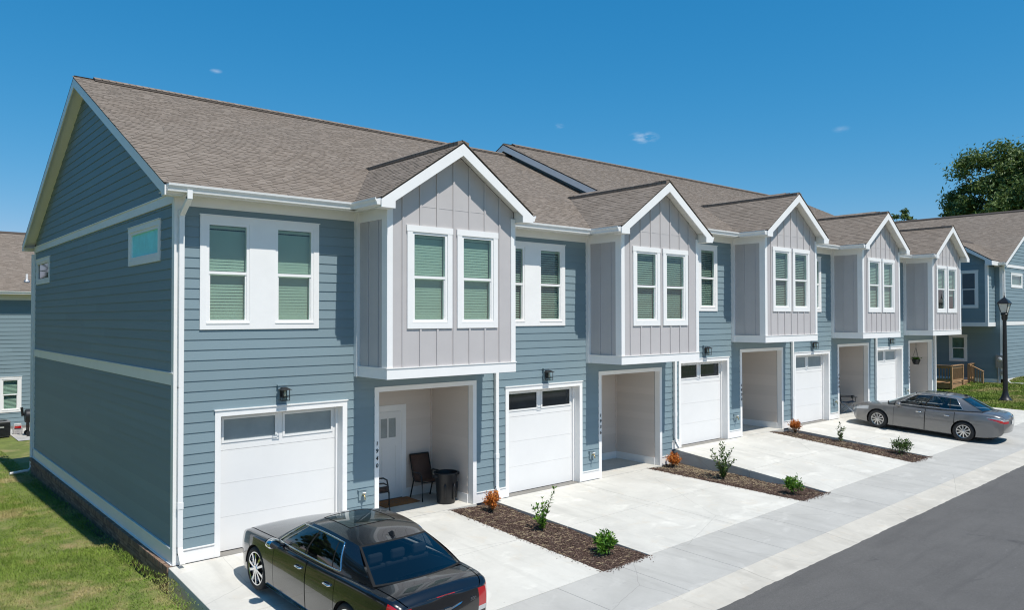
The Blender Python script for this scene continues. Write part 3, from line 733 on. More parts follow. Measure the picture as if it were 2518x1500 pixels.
    m.box(dr0, dr0+.13, y0, y1, .02, drz).box(dr1-.13, dr1, y0, y1, .02, drz).box(dr0+.13, dr1-.13, y0, y1, .02, .26).box(dr0+.13, dr1-.13, y0, y1, 1.22, l0).box(dr0+.13, dr1-.13, y0, y1, l1, drz)
    mc = (dr0+dr1)/2; m.box(mc-.05, mc+.05, y0, y1, .26, 1.22); m.box(dr0+.13, dr1-.13, y0+.010, y1-.002, .26, 1.22)
    cw = (dw-.26)/3
    for k in (1, 2): m.box(dr0+.13+cw*k-.018, dr0+.13+cw*k+.018, y0, y1, l0, l1)
    fd = part('front_door', m, DOORW, h)
    for k in range(3): part('pane', MB().box(dr0+.13+cw*k+.018*(k > 0), dr0+.13+cw*(k+1)-.018*(k < 2), y0+.012, y0+.017, l0, l1), shared('odg', lambda: plain('obscure_door_glass', (.30, .33, .33), .25, .1)), fd)
    part('door_sill', MB().box(dr0-.03, dr1+.03, qd-.06, qd+.004, .0, .02), BLACKP, h)
    part('door_handle', MB().lathe([(.028, 0), (.028, -.012), (.012, -.014), (.012, -.05), (.03, -.055), (.03, -.08), (.005, -.085)], 12, c=(dr0+.065, y0, .95), ax=1), GALV, fd, smooth=True, ang=40)
    # facade window pair
    wf = [window(h, (0, 0), 0, w0, w0+.98, wz0, wz1, trim=.11, outer=False, tilt=(.0285, .017, .016, .02, .02)[n]), window(h, (0, 0), 0, w1-.98, w1, wz0, wz1, trim=.11, outer=False, tilt=(.030, .018, .016, .02, .02)[n])]
    m = MB().box(w0, w1, -.032, 0, wz0, wz0+.11).box(w0, w1, -.032, 0, wz1-.11, wz1).box(w0-.015, w1+.015, -.048, 0, wz1+.001, wz1+.018)
    m.box(w0, w0+.11, -.032, 0, wz0+.11, wz1-.11).box(w1-.11, w1, -.032, 0, wz0+.11, wz1-.11).box(w0+.87, w1-.87, -.032, 0, wz0+.11, wz1-.11)
    part('window_casing', m, WHITE, h)
    # lantern, tap, numbers
    lx = (g0+g1)/2-.06 if n == 0 else (g0+g1)/2
    lb = inst('lantern_block', LANT['block'], h, (lx, -.012, 2.80)); lc = inst('wall_lantern', LANT['cage'], h, (lx, -.012, 2.80))
    lc.scale = (.82, .82, .9); inst('glass_chimney', LANT['glass'], lc, (0, 0, 0)); inst('bulb', LANT['bulb'], lc, (0, 0, 0))
    hb = inst('hose_bib', BIB[0], h, (.10, -.012, .64)); inst('tap', BIB[1], hb, (0, 0, 0)); inst('tap_handle', BIB[2], hb, (0, 0, 0))
    for k, ch in enumerate(NUMS[n]):
        inst('house_number', DIG[ch], h, None, mat=Matrix.Translation((p0+.05, -.040, 1.585-.148*k)) @ Matrix.Rotation(R(90), 4, 'X'))
    # ---- bay
    s0, s1, bt = 3.01, 3.21, 6.06
    bz0, bz1 = 3.965, 5.968
    bw_ = [(.418, 1.49), (1.615, 2.68)]
    slope = (7.69-6.40)/(BW/2+.30); bpk = 7.69
    def bayroof(x): return bpk-slope*abs(x-BW/2)
    bay = sheath('bay', h, (0, -BD), 0, (0, BW, s0+.02, 6.3), [(a+.098, b-.098, bz0+.098, bz1-.098) for a, b in bw_], thick=.09)
    part('bay_side_wall', MB().box(0, .09, -BD+.09, 0, s0+.02, 6.3).box(BW-.09, BW, -BD+.09, 0, s0+.02, 6.3).prism([(0, 6.3), (BW, 6.3), (BW, bayroof(BW)-.16), (BW/2, bpk-.16), (0, bayroof(0)-.16)], -BD+.002, -BD+.09, 1), PANEL, h)
    # skirt, corner boards
    part('bay_skirt', MB().box(-.035, BW+.035, -BD-.035, .0, s0, s1).box(-.05, BW+.05, -BD-.05, 0, s1+.0005, s1+.016), WHITE, h)
    for sx in (0, 1):
        a, b = (-.03, .095) if sx == 0 else (BW-.095, BW+.03)
        m = MB().box(a, b, -BD-.03, -BD+.0, s1+.017, 6.30)
        m.box(a if sx == 0 else BW, 0 if sx == 0 else b, -BD, -BD+.16, s1+.017, 6.30)
        part('corner_board', m, WHITE, h)
    part('inside_corner_trim', MB().box(-.085, 0.0, -.11, -.0, s0, 6.271), WHITE, h); part('inside_corner_trim', MB().box(BW, BW+.085, -.11, 0, s0, 6.271), WHITE, h)
    part('bay_frieze', MB().box(-.028, 0, -BD+.16, -.11, bt, 6.27), WHITE, h); part('bay_frieze', MB().box(BW, BW+.028, -BD+.16, -.11, bt, 6.27), WHITE, h)
    # panels between battens on the front, cut to the gable
    bx = [.095, .33, .733, 1.135, 1.537, 1.939, 2.341, 2.743, BW-.095]
    bx = [.095]+[.328+.4025*k for k in range(7)]+[BW-.095]
    for a, b in zip(bx[:-1], bx[1:]):
        for (p, q, za, zb) in minus((a+.001, b-.001, s1+.017, 6.35), [(x0+.03, x1-.03, bz0+.03, bz1-.03) for x0, x1 in bw_]):
            part('panel', MB().box(p, q, -.012, 0, za, zb), PANEL, bay)
        ta, tb = bayroof(a)-.17, bayroof(b)-.17
        poly = [(a+.001, 6.362), (b-.001, 6.362), (b-.001, tb)]+([(BW/2, bpk-.17)] if a < BW/2-.01 < b-.02 else [])+[(a+.001, ta)]
        part('panel', MB().prism(poly, -.012, 0, 1), PANEL, bay)
    part('flashing', MB().box(.09, BW-.09, -.016, 0, 6.350, 6.3615), PANEL, bay)
    for x in bx[1:-1]:
        zt = bayroof(x)-.17
        for (p, q, za, zb) in minus((x-.022, x+.022, s1+.017, zt), [(x0+.02, x1-.02, bz0+.01, bz1) for x0, x1 in bw_]):
            if q-p > .03: part('batten', MB().box(p, q, -.031, -.0125, za, zb), PANEL, bay)
    for sx, xx in ((-1, 0), (1, BW)):
        for ya, yb in ((-BD+.16, -.80+.0), (-.80, -.43), (-.43, -.11)):
            part('panel', MB().box(*sorted((xx, xx+sx*.010)), ya+.001, yb-.001, s1+.017, bt), PANEL, bay, (0, BD))
        for y in (-.80, -.43):
            part('batten', MB().box(*sorted((xx+sx*.0105, xx+sx*.028)), y-.022, y+.022, s1+.017, bt), PANEL, bay, (0, BD))
    for k, (a, b) in enumerate(bw_):
        window(h, (0, -BD), 0, a, b, bz0, bz1, trim=.12, proud=.04, drop=(.85 if k == 0 else .55) if n == 4 else 0.0, tilt=((.030, .029), (.020, .019), (.018, .015), (.023, .024), (.022, .022))[n][k])
    # ---- roofs
    rx0, rx1 = xl, xr
    if n == 0: rx0 = xl-.30
    if n == 1: rx1 = 13.12-u
    if n == 2: rx0 = 12.85-u
    if n == 4: rx1 = xr+.30
    rf = part('roof', MB().prism([(EY, EZ), (RY, RZ), (BY, EZ), (BY, EZ-.03), (RY, RZ-.03), (EY, EZ-.03)], rx0, rx1, 0), DECK, h)
    Vv = Vector((0, RY-EY, RZ-EZ)); vlen = Vv.length
    shingle_slope(rf, (rx0-.02 if n in (0, 2) else rx0, EY-.03, EZ-.012), (1, 0, 0), Vv, vlen+.02, lambda v: 0, lambda v: rx1-rx0+(.02 if n == 4 else 0)+(.02 if n in (0, 2) else 0), (220, 160, 120, 0, 0)[n], 100+n, (u, 0, lv))
    shingle_slope(rf, (rx1, BY+.03, EZ-.012), (-1, 0, 0), (0, -(RY-EY), RZ-EZ), vlen+.02, lambda v: 0, lambda v: rx1-rx0, 0, 150+n, (u, 0, lv))
    va, vb = rx0+(.42 if n in (0, 2) else .0), rx1-(.5 if n in (4,) else .0)
    part('ridge_vent', MB().prism([(RY-.17, RZ-.05), (RY-.15, RZ-.005), (RY, RZ+.065), (RY+.15, RZ-.005), (RY+.17, RZ-.05)], va, vb, 0), RIDGE, rf)
    k = va
    while k < vb-.05:
        e = min(k+.15, vb); part('ridge_cap', MB().prism([(RY-.16, RZ+.004), (RY, RZ+.082), (RY+.16, RZ+.004), (RY+.16, RZ-.006), (RY, RZ+.070), (RY-.16, RZ-.006)], k, e+.02, 0), SHING, rf); k += .15
    # soffit, fascia
    def tslab(a, b, up, dn): return [(EY+.0, EZ+up), (RY, RZ+up), (BY, EZ+up), (BY, EZ+dn), (RY, RZ+dn), (EY, EZ+dn)]
    m = MB()
    m.box(rx0+.025, rx1-(.025 if n == 4 else 0), EY+.02, 0.0, 6.272, 6.285).box(rx0+.025, rx1, DEPTH, BY-.02, 6.272, 6.285)
    part('soffit', m, SOFFIT, h)
    for yy in ((EY+.0, EY+.022), (BY-.022, BY)):
        segs = [(rx0+.025, -.27), (BW+.27, rx1-(.025 if n == 4 else 0))] if yy[0] < 0 else [(rx0+.025, rx1)]
        for a, b in segs:
            if b-a > .02: part('fascia', MB().box(a, b, yy[0], yy[1], 6.235, 6.385), WHITE, h)
    for (cond, xo, xi) in ((n in (0, 2), rx0, 0.0-u if n == 0 else 13.12-u), (n == 4, rx1, xr)):
        if not cond: continue
        sg = 1 if xi > xo else -1
        a, b = sorted((xo, xo+sg*.024))
        poly = [(EY-.015, EZ-.035), (RY, RZ-.035), (BY+.015, EZ-.035), (BY+.015, 6.20), (BY-.16, 6.20), (BY-.16, 6.255), (RY, RZ-.24), (EY+.16, 6.255), (EY+.16, 6.20), (EY-.015, 6.20)]
        part('rake_board', MB().prism(poly, a, b, 0), WHITE, h)
        a, b = sorted((xo+sg*.024, xi))
        part('rake_soffit', MB().prism([(EY+.18, EZ-.08+SL*.18), (RY, RZ-.08), (BY-.18, EZ-.08+SL*.18), (BY-.18, EZ-.14+SL*.18), (RY, RZ-.14), (EY+.18, EZ-.14+SL*.18)], a, b, 0), WHITE, h)
        part('eave_return', MB().box(a, b, EY+.02, EY+.18, 6.202, 6.35).box(a, b, BY-.18, BY-.02, 6.202, 6.35), SOFFIT, h)
        if n == 2:
            part('step_wall', MB().prism([(0, 5.7), (0, roofz(0)-.1), (RY, RZ-.1), (DEPTH, roofz(0)-.1), (DEPTH, 5.7)], xi, xi+.08, 0), SIDE, h)
    # gutters
    gp = gutter_prof(EY, EZ-.015)
    ga, gb = (rx0+.03, -.27-.0), (BW+.27, rx1-(.03 if n == 4 else .0))
    for a, b in (ga, gb):
        if b-a > .03: part('gutter', MB().prism(gp, a, b, 0), GUTTER, h)
    # bay roof
    ex = .30; fy = -BD-.29; tipz = bayroof(-ex)
    vy = lambda z: EY+(z-EZ)/SL
    yr = vy(bpk)
    m = MB()
    for sx in (-1, 1):
        X = lambda x: BW/2+sx*x
        e = BW/2+ex
        top = [(X(e), fy, tipz), (X(e), vy(tipz)+.25, tipz), (X(0), yr+.25, bpk), (X(0), fy, bpk)]
        m.add(top+[(p[0], p[1], p[2]-.03) for p in top], [(0, 1, 2, 3), (7, 6, 5, 4), (0, 4, 5, 1), (1, 5, 6, 2), (3, 2, 6, 7), (0, 3, 7, 4)])
    br = part('bay_roof', m, DECK, h)
    sl = math.hypot(slope, 1); L_ = (BW/2+ex)*sl
    ns = (40, 60, 60, 0, 0)[n]
    # left slope: along -y ... u runs from valley to front
    zz = lambda v: tipz+v*slope/sl
    shingle_slope(br, (-ex, 3.0, tipz+.003), (0, -1, 0), (1, 0, slope), L_+.02, lambda v: 3.0-vy(zz(v))-.03, lambda v: 3.0-fy+.02, ns, 200+n, (u, 0, lv))
    shingle_slope(br, (BW+ex, -3.0, tipz+.003), (0, 1, 0), (-1, 0, slope), L_+.02, lambda v: 3.0+fy-.02, lambda v: 3.0+vy(zz(v))+.03, 0, 220+n, (u, 0, lv))
    part('ridge_vent', MB().prism([(BW/2-.15, bpk-.06), (BW/2-.13, bpk-.01), (BW/2, bpk+.06), (BW/2+.13, bpk-.01), (BW/2+.15, bpk-.06)], fy+.32, yr-.35, 1), RIDGE, br)
    k = fy
    while k < yr:
        part('ridge_cap', MB().prism([(BW/2-.14, bpk+.066-.14*slope+.03), (BW/2, bpk+.078 if fy+.32 < k < yr-.4 else bpk+.03), (BW/2+.14, bpk+.066-.14*slope+.03), (BW/2+.14, bpk-.14*slope), (BW/2, bpk), (BW/2-.14, bpk-.14*slope)], k, k+.16, 1), SHING, br); k += .15
    # bay rake boards with level returns
    e = BW/2+ex+.012; c = BW/2
    poly = [(c-e, tipz-.04), (c, bpk-.035), (c+e, tipz-.04), (c+e, 6.215), (c+e-.30, 6.215), (c+e-.30, tipz-.04+slope*.30-.215), (c, bpk-.27), (c-e+.30, tipz-.04+slope*.30-.215), (c-e+.30, 6.215), (c-e, 6.215)]
    part('bay_rake_board', MB().prism(poly, fy-.005, fy+.02, 1), WHITE, h)
    m = MB()
    for sx in (-1, 1):
        X = lambda x: c+sx*x
        q = [(X(BW/2+.0), bayroof(0)-.10), (X(0), bpk-.10), (X(0), bpk-.15), (X(BW/2+.0), bayroof(0)-.15)]
        m.prism(q, fy+.02, -BD+.0, 1)
        a, b = sorted((X(e-.30), X(e-.012))); m.box(a, b, fy+.02, -BD, 6.217, 6.232)
        a2, b2 = sorted((X(BW/2+.028), X(e-.012))); m.box(a2, b2, -BD, EY+.02, 6.272, 6.285)
        a3, b3 = sorted((X(e-.30), X(e-.285))); m.box(a3, b3, fy+.021, -BD, 6.233, tipz-.04+slope*.30-.1)
    part('bay_soffit', m, SOFFIT, h)
    for sx in (-1, 1):
        a, b = sorted((c+sx*(BW/2+ex), c+sx*(BW/2+ex-.022))); part('fascia', MB().box(a, b, fy+.021, EY+.02, 6.235, tipz-.02), WHITE, h)
        prof = [(c+sx*(BW/2+ex)+sx*(EY-p[0]), p[1]) for p in gutter_prof(EY, EZ-.015)]
        part('gutter', MB().prism(prof, fy+.03, EY+.0-.13+.13, 1), GUTTER, h)
    # corner boards and downspouts at the ends
    if n == 0:
        part('corner_board', MB().box(xl-.028, xl+.11, -.03, 0, .0, 6.272).box(xl-.028, xl, 0, .10, .0, 6.272), WHITE, h)
        dspout(h, xl+.075, 0, .0)
    if n == 4: part('corner_board', MB().box(xr-.11, xr+.028, -.03, 0, .0, 6.272).box(xr, xr+.028, 0, .1, 0, 6.272), WHITE, h)
    dspout(h, xr+(.085 if n < 4 else -.06), 0, (LV[n+1]-lv if n < 4 else 0)+(.0 if n != 1 else .0))
    # bare body of the house (side, back)
    part('rear_wall', MB().box(xl, xr, DEPTH-.1, DEPTH, -1.0, 6.28), SIDE, h)
    part('party_wall', MB().box(xl, xl+.05, .10, DEPTH-.1, -1.0, 6.2) if n else MB().box(xr-.05, xr, .10, DEPTH-.1, -1.0, 6.2), SHELL, h)
    part('foundation', MB().box(xl, xr, .12, DEPTH, -1.0, -.02), FOUND, h)
    return h
HOUSES = [house(n) for n in range(5)]
# ---- gable wall of the end house (faces -x): frame origin at far corner, x runs towards the street
h = HOUSES[0]; X0 = -U[0]; TH = R(-90); ORG = (X0, DEPTH)
def gx(y): return DEPTH-y
sw = [(gx(2.82), gx(.78), 5.195, 5.942), (gx(12.88), gx(10.89), 5.167, 5.905)]
gw = sheath('gable_wall', h, ORG, TH, (0, DEPTH, -.02, 6.2), [(a+.078, b-.078, c+.078, d-.078) for a, b, c, d in sw])
part('gable_peak', MB().prism([(0, 6.2), (DEPTH, 6.2), (DEPTH, roofz(0)-.1), (RY, RZ-.1), (0, roofz(0)-.1)], X0+.002, X0+.1, 0), SHELL, h)
hs = [(a+.02, b-.02, c+.02, d-.02) for a, b, c, d in sw]
siding(gw, (0, 0), 0, (.10, DEPTH-.10, .285, 3.032), [], SIDE)
siding(gw, (0, 0), 0, (.10, DEPTH-.10, 3.25, 6.137), hs, SIDE)
for o in gw.children: pass
z = 6.318
while z < RZ-.30:
    zt = min(z+EXPO, RZ-.15)
    def half(zq): return max(0, RY-(EY+(zq+.13-EZ)/SL))
    a0, a1 = min(half(z), RY), min(half(zt), RY); a1 = max(a1, .02)
    inst('siding_board', plank_mesh(2*a0, zt-z, SIDE, 2*a1, a0-a1), gw, (RY-a0+(DEPTH-2*RY), 0, z)); z += EXPO
part('band_board', MB().box(0, DEPTH, -.03, 0, 3.033, 3.232).box(0, DEPTH, -.045, 0, 3.2325, 3.249), WHITE, h, ORG, TH)
part('frieze_board', MB().box(-.03, DEPTH+.02, -.034, 0, 6.139, 6.30).box(-.03, DEPTH+.02, -.05, 0, 6.3005, 6.317), WHITE, h, ORG, TH)
part('baseboard', MB().box(0, DEPTH-.10, -.028, 0, .02, .265).box(0, DEPTH-.1, -.045, 0, .2655, .283).box(0, DEPTH, -.05, 0, .0, .019), WHITE, h, ORG, TH)
part('corner_board', MB().box(-.02, .10, -.026, 0, .284, 6.138), WHITE, h, ORG, TH)
window(h, ORG, TH, *sw[0], trim=.10, blind='roller', blindmat=TEAL, kind='fixed', panem=TEALG)
window(h, ORG, TH, *sw[1], trim=.10, blind=False, kind='fixed', panem=DARKGL)
# brick plinth under the gable wall
fd = part('brick_plinth', MB().box(X0-.075, X0+.1, .0, DEPTH+.02, -1.0, -.08), MORTAR, h)
bm_row = MB().box(0, .058, -.115, 0, 0, .092).mesh('brick', BRICKM); bm_str = MB().box(0, .195, -.09, 0, 0, .057).mesh('brick', BRICKM)
lst = []
y = -.02
while y < DEPTH+.02: lst.append(('r', y, -.096)); y += .0685
for c in range(7):
    y = -.02+(.1 if c % 2 else 0)
    while y < DEPTH-.1: lst.append(('s', y, -.096-.066*(c+1)+.004)); y += .205
lst.sort(key=lambda q: abs(q[1]+2.5)+abs(q[2])*2)
rs = random.Random(5); V = []; rest = MB()
for i, (k, y, zb) in enumerate(lst):
    dx = rs.uniform(-.003, .003)
    if i < 290: inst('brick', bm_row if k == 'r' else bm_str, fd, (X0+.003+dx, y+(.058 if k == 'r' else .195), zb), R(-90))
    else:
        L_ = .058 if k == 'r' else .195; dp = .112 if k == 'r' else .087; hh = .092 if k == 'r' else .057
        rest.box(X0+dx-dp, X0, y, y+L_, zb, zb+hh)
o = part('brickwork', rest, BRICKM, fd); o['kind'] = 'stuff'
# rear downspout with its extension lying on the lawn
bzr = T(-.5, DEPTH)+.03
m = MB().tube([(X0-.06, DEPTH+.05, 6.1), (X0-.06, DEPTH+.05, bzr+.16), (X0-.13, DEPTH-.0, bzr+.05), (X0-.62, DEPTH-.12, T(-.6, 13)+.06)], .042, 6)
part('downspout', m, GUTTER, h)

# ------------------------------------------------------------------ neighbouring buildings
def gable_slopes(parent, x0, x1, ye, yr, ze, zr, seed, wo, th=0, ridge=True, n1=0):
    """two shingled slopes, ridge along local x"""
    rf = part('roof', MB().prism([(ye, ze), (yr, zr), (2*yr-ye, ze), (2*yr-ye, ze-.03), (yr, zr-.03), (ye, ze-.03)], x0, x1, 0), DECK, parent)
    V = Vector((0, yr-ye, zr-ze))
    shingle_slope(rf, (x0, ye-.03, ze-.012), (1, 0, 0), V, V.length+.02, lambda v: 0, lambda v: x1-x0, n1, seed, wo)
    part('ridge_vent', MB().prism([(yr-.17, zr-.05), (yr-.15, zr), (yr, zr+.065), (yr+.15, zr), (yr+.17, zr-.05)], x0+.4, x1-.4, 0), RIDGE, rf)
    return rf
# house behind on the left, facing the street
HB = (0, 25.4, -.60); hb = empty('house', HB); tag(hb, 'blue house behind the lawn with an air conditioner at its wall', 'house')
wins = [(.58, 1.394, .72, 2.24), (1.80, 2.62, .72, 2.24)]
fw = sheath('front_wall', hb, (0, 0), 0, (-1.6, 12, 0, 5.85), [(a+.078, b-.078, c+.078, d-.078) for a, b, c, d in wins])
siding(fw, (0, 0), 0, (-1.6, 6, .12, 5.56), [(a+.02, b-.02, c+.02, d-.02) for a, b, c, d in wins], SIDE)
part('baseboard', MB().box(-1.6, 12, -.02, 0, -.1, .12), FOUND, hb)
part('frieze_board', MB().box(-1.6, 12, -.03, 0, 5.56, 5.80), WHITE, hb)
part('soffit', MB().box(-1.9, 12.3, -.40, 0, 5.80, 5.82), SOFFIT, hb)
for a, b, c, d in wins: window(hb, (0, 0), 0, a, b, c, d, trim=.10)
part('gutter', MB().prism(gutter_prof(-.40, 5.93), -1.9, 12.3, 0), GUTTER, hb); part('fascia', MB().box(-1.9, 12.3, -.40, -.375, 5.79, 5.93), WHITE, hb)
rb = gable_slopes(hb, -1.9, 12.3, -.40, 6.2, 5.95, 9.05, 301, HB)
part('rear_wall', MB().box(-1.6, 12, 12.3, 12.4, -.3, 5.85).box(-1.6, -1.5, .1, 12.3, -.3, 5.85).box(11.9, 12, .1, 12.3, -.3, 5.85), SIDE, hb)
part('gable_peak', MB().prism([(0, 5.85), (12.4, 5.85), (6.2, 8.98)], -1.6, -1.5, 0).prism([(0, 5.85), (12.4, 5.85), (6.2, 8.98)], 11.9, 12, 0), SIDE, hb)
vz = 5.95+(3.1/6.6)*.9
part('vent_pipe', MB().lathe([(.13, vz-.03), (.13, vz+.03), (.06, vz+.12)], 12, c=(1.63, .5, 0)), GALV, rb)
part('vent_stack', MB().lathe([(.045, vz+.1), (.045, vz+.36)], 10, c=(1.63, .5, 0)), WHITE, rb)
# house on the right, long side towards -x, gable towards the street
H3 = (39.3, -.93, .85); h3 = empty('house', H3); tag(h3, 'blue house behind the black lamp post with an upper bay over the deck', 'house')
L3 = 13.0; A3 = R(-90); O3 = (0, L3)
g3 = lambda y: L3-y
lw = [(g3(2.465), g3(1.61), 1.02, 2.40)]
E3, R3X, E3Z, R3Z = -.40, 5.7, 6.05, 9.25
s3 = sheath('side_wall', h3, O3, A3, (0, L3, -.4, 6.0), [(a+.078, b-.078, c+.078, d-.078) for a, b, c, d in lw])
siding(s3, (0, 0), 0, (6.0, L3-.11, .20, 5.85), [(a+.02, b-.02, c+.02, d-.02) for a, b, c, d in lw]+[(g3(3.5), g3(.31), 2.86, 9)], SIDE)
for a, b, c, d in lw: window(h3, O3, A3, a, b, c, d, trim=.10)
part('baseboard', MB().box(0, L3, -.03, 0, -.02, .20), WHITE, h3, O3, A3)
part('frieze_board', MB().box(0, L3, -.03, 0, 5.85, 5.98), WHITE, h3, O3, A3)
f3 = sheath('gable_wall', h3, (0, 0), 0, (.1, 11.4, -.4, 6.0), [(1.29+.078, 3.14-.078, 4.83+.078, 5.6-.078)])
siding(f3, (0, 0), 0, (.11, 11.3, .22, 2.90), [], SIDE); siding(f3, (0, 0), 0, (.11, 11.3, 3.11, 5.85), [(1.31, 3.12, 4.85, 5.58)], SIDE)
part('gable_peak', MB().prism([(0, 6.0), (11.4, 6.0), (11.4, 6.1), (R3X, R3Z-.12), (0, 6.1)], .002, .1, 1), SHELL, h3)
z = 6.02
sl3 = (R3Z-E3Z)/(R3X-E3)
while z < R3Z-.3:
    ha = max(0, R3X-(E3+(z+.13-E3Z)/sl3)); hb2 = max(.02, R3X-(E3+(z+EXPO+.13-E3Z)/sl3))
    inst('siding_board', plank_mesh(2*ha, EXPO, SIDE, 2*hb2, ha-hb2), f3, (R3X-ha, 0, z)); z += EXPO
part('band_board', MB().box(.1, 11.4, -.03, 0, 2.90, 3.09), WHITE, h3); part('frieze_board', MB().box(-.02, 11.4, -.035, 0, 5.85, 6.0), WHITE, h3)
part('baseboard', MB().box(.1, 11.4, -.03, 0, -.1, .20), WHITE, h3)
window(h3, (0, 0), 0, 1.29, 3.14, 4.83, 5.60, trim=.10, blind='roller', blindmat=FROST, kind='fixed')
part('corner_board', MB().box(-.03, .11, -.03, 0, -.05, 5.85).box(-.03, 0, 0, .11, -.05, 5.98), WHITE, h3)
part('foundation', MB().box(.02, 11.4, .03, L3, -.9, -.02), FOUND, h3)
part('rear_wall', MB().box(11.3, 11.4, .1, L3, -.4, 6.0).box(.1, 11.3, L3-.1, L3, -.4, 6.0), SIDE, h3)
# its roof: ridge along y
rr = empty('roof', (0, 0, 0), 0, h3)
V3 = Vector((R3X-E3, 0, R3Z-E3Z))
m = MB().prism([(E3, E3Z), (R3X, R3Z), (2*R3X-E3, E3Z), (2*R3X-E3, E3Z-.03), (R3X, R3Z-.03), (E3, E3Z-.03)], -.30, L3+.3, 1)
rd = part('roof_deck', m, DECK, h3)
shingle_slope(rd, (E3-.03, L3+.3, E3Z-.012), (0, -1, 0), V3, V3.length+.02, lambda v: 0, lambda v: L3+.62, 0, 311, H3)
part('ridge_vent', MB().prism([(R3X-.17, R3Z-.05), (R3X-.15, R3Z), (R3X, R3Z+.065), (R3X+.15, R3Z), (R3X+.17, R3Z-.05)], .2, L3-.2, 1), RIDGE, rd)
bpy.data.objects.remove(rr)
poly = [(E3-.015, E3Z-.035), (R3X, R3Z-.035), (2*R3X-E3+.015, E3Z-.035), (2*R3X-E3+.015, 5.86), (2*R3X-E3-.16, 5.86), (2*R3X-E3-.16, 5.91), (R3X, R3Z-.24), (E3+.16, 5.91), (E3+.16, 5.86), (E3-.015, 5.86)]
part('rake_board', MB().prism(poly, -.30, -.276, 1), WHITE, h3)
part('rake_soffit', MB().prism([(E3+.1, E3Z-.05), (R3X, R3Z-.09), (2*R3X-E3-.1, E3Z-.05), (2*R3X-E3-.1, E3Z-.1), (R3X, R3Z-.14), (E3+.1, E3Z-.1)], -.275, 0, 1), SOFFIT, h3)
part('soffit', MB().box(E3+.02, 0, -.27, L3, 5.98, 5.995), SOFFIT, h3)
for a, b in ((-.27, .03), (3.78, L3)):
    part('fascia', MB().box(E3, E3+.022, a, b, 5.88, E3Z-.01), WHITE, h3)
    part('gutter', MB().prism([(E3+(p[0]-EY), p[1]) for p in gutter_prof(EY, E3Z-.01)], a, b, 1), GUTTER, h3)
# its bay
by0, by1, bxx = .33, 3.48, -1.1
b3 = part('bay', MB().box(bxx+.001, bxx+.09, by0, by1, 2.87, 6.0).prism([(by0, 6.0), (by1, 6.0), ((by0+by1)/2, 7.1)], bxx+.002, bxx+.09, 0).box(bxx+.09, 0, by0, by0+.09, 2.87, 6.0).box(bxx+.09, 0, by1-.09, by1, 2.87, 6.0), SHELL, h3)
bw3 = [(g3(1.594), g3(.727), 3.77, 5.66), (g3(2.7), g3(1.83), 3.77, 5.66)]
siding(b3, (bxx-.001, L3), A3, (g3(by1)+.1, g3(by0)-.1, 3.05, 5.95), [(a+.02, b-.02, c+.02, d-.02) for a, b, c, d in bw3], SIDE)
z = 5.95; yc = (by0+by1)/2; s3b = .63; pk3 = 7.30
while z < pk3-.35:
    ha = min((by1-by0)/2, (pk3-.2-z)/s3b); hb2 = max(.02, min((by1-by0)/2, (pk3-.2-z-EXPO)/s3b))
    inst('siding_board', plank_mesh(2*ha, EXPO, SIDE, 2*hb2, ha-hb2), b3, (bxx-.001, yc+ha, z), A3); z += EXPO
siding(b3, (0, by0), 0, (bxx+.1, -.0, 3.05, 5.85), [], SIDE)
for a, b, c, d in bw3: window(h3, (bxx, L3), A3, a, b, c, d, trim=.10)
part('bay_skirt', MB().box(bxx-.03, 0, by0-.03, by1+.03, 2.85, 3.05), WHITE, h3)
part('corner_board', MB().box(bxx-.03, bxx, by0-.03, by0+.1, 3.051, 5.98).box(bxx, bxx+.1, by0-.03, by0, 3.051, 5.98), WHITE, h3)
fx = bxx-.30; e3 = (by1-by0)/2+.30; tz = pk3-s3b*e3; xv = lambda z: E3+(z-E3Z)/sl3
m = MB()
for sy in (-1, 1):
    top = [(fx, yc+sy*e3, tz), (xv(tz)+.25, yc+sy*e3, tz), (xv(pk3)+.25, yc, pk3), (fx, yc, pk3)]
    m.add(top+[(p[0], p[1], p[2]-.03) for p in top], [(0, 1, 2, 3), (7, 6, 5, 4), (0, 4, 5, 1), (1, 5, 6, 2), (2, 6, 7, 3), (3, 7, 4, 0)])
br3 = part('bay_roof', m, DECK, h3)
s_l = math.hypot(1, s3b)
shingle_slope(br3, (fx, yc-e3, tz+.003), (1, 0, 0), (0, 1, s3b), e3*s_l, lambda v: 0, lambda v: xv(tz+v*s3b/s_l)-fx+.03, 0, 321, H3)
shingle_slope(br3, (xv(pk3)+.5, yc+e3, tz+.003), (-1, 0, 0), (0, -1, s3b), e3*s_l, lambda v: xv(pk3)+.5-xv(tz+v*s3b/s_l), lambda v: xv(pk3)+.5-fx, 0, 322, H3)
part('ridge_vent', MB().prism([(yc-.15, pk3-.06), (yc, pk3+.05), (yc+.15, pk3-.06)], fx+.3, xv(pk3)-.3, 0), RIDGE, br3)
m = MB().prism([(yc-e3, tz-.04), (yc, pk3-.035), (yc+e3, tz-.04), (yc+e3, 5.87), (yc+e3-.3, 5.87), (yc+e3-.3, tz+.0), (yc, pk3-.25), (yc-e3+.3, tz+.0), (yc-e3+.3, 5.87), (yc-e3, 5.87)], fx-.005, fx+.02, 0)
part('bay_rake_board', m, WHITE, h3)
part('bay_soffit', MB().box(fx+.02, 0, yc-e3+.01, by0, 5.975, 5.99).box(fx+.02, 0, by1, yc+e3-.01, 5.975, 5.99).prism([(yc-e3+.2, tz+.02), (yc, pk3-.11), (yc+e3-.2, tz+.02), (yc+e3-.2, tz-.03), (yc, pk3-.16), (yc-e3+.2, tz-.03)], fx+.02, bxx, 0), SOFFIT, h3)
part('fascia', MB().box(fx+.02, E3, yc-e3, yc-e3+.022, 5.88, tz-.01), WHITE, h3)
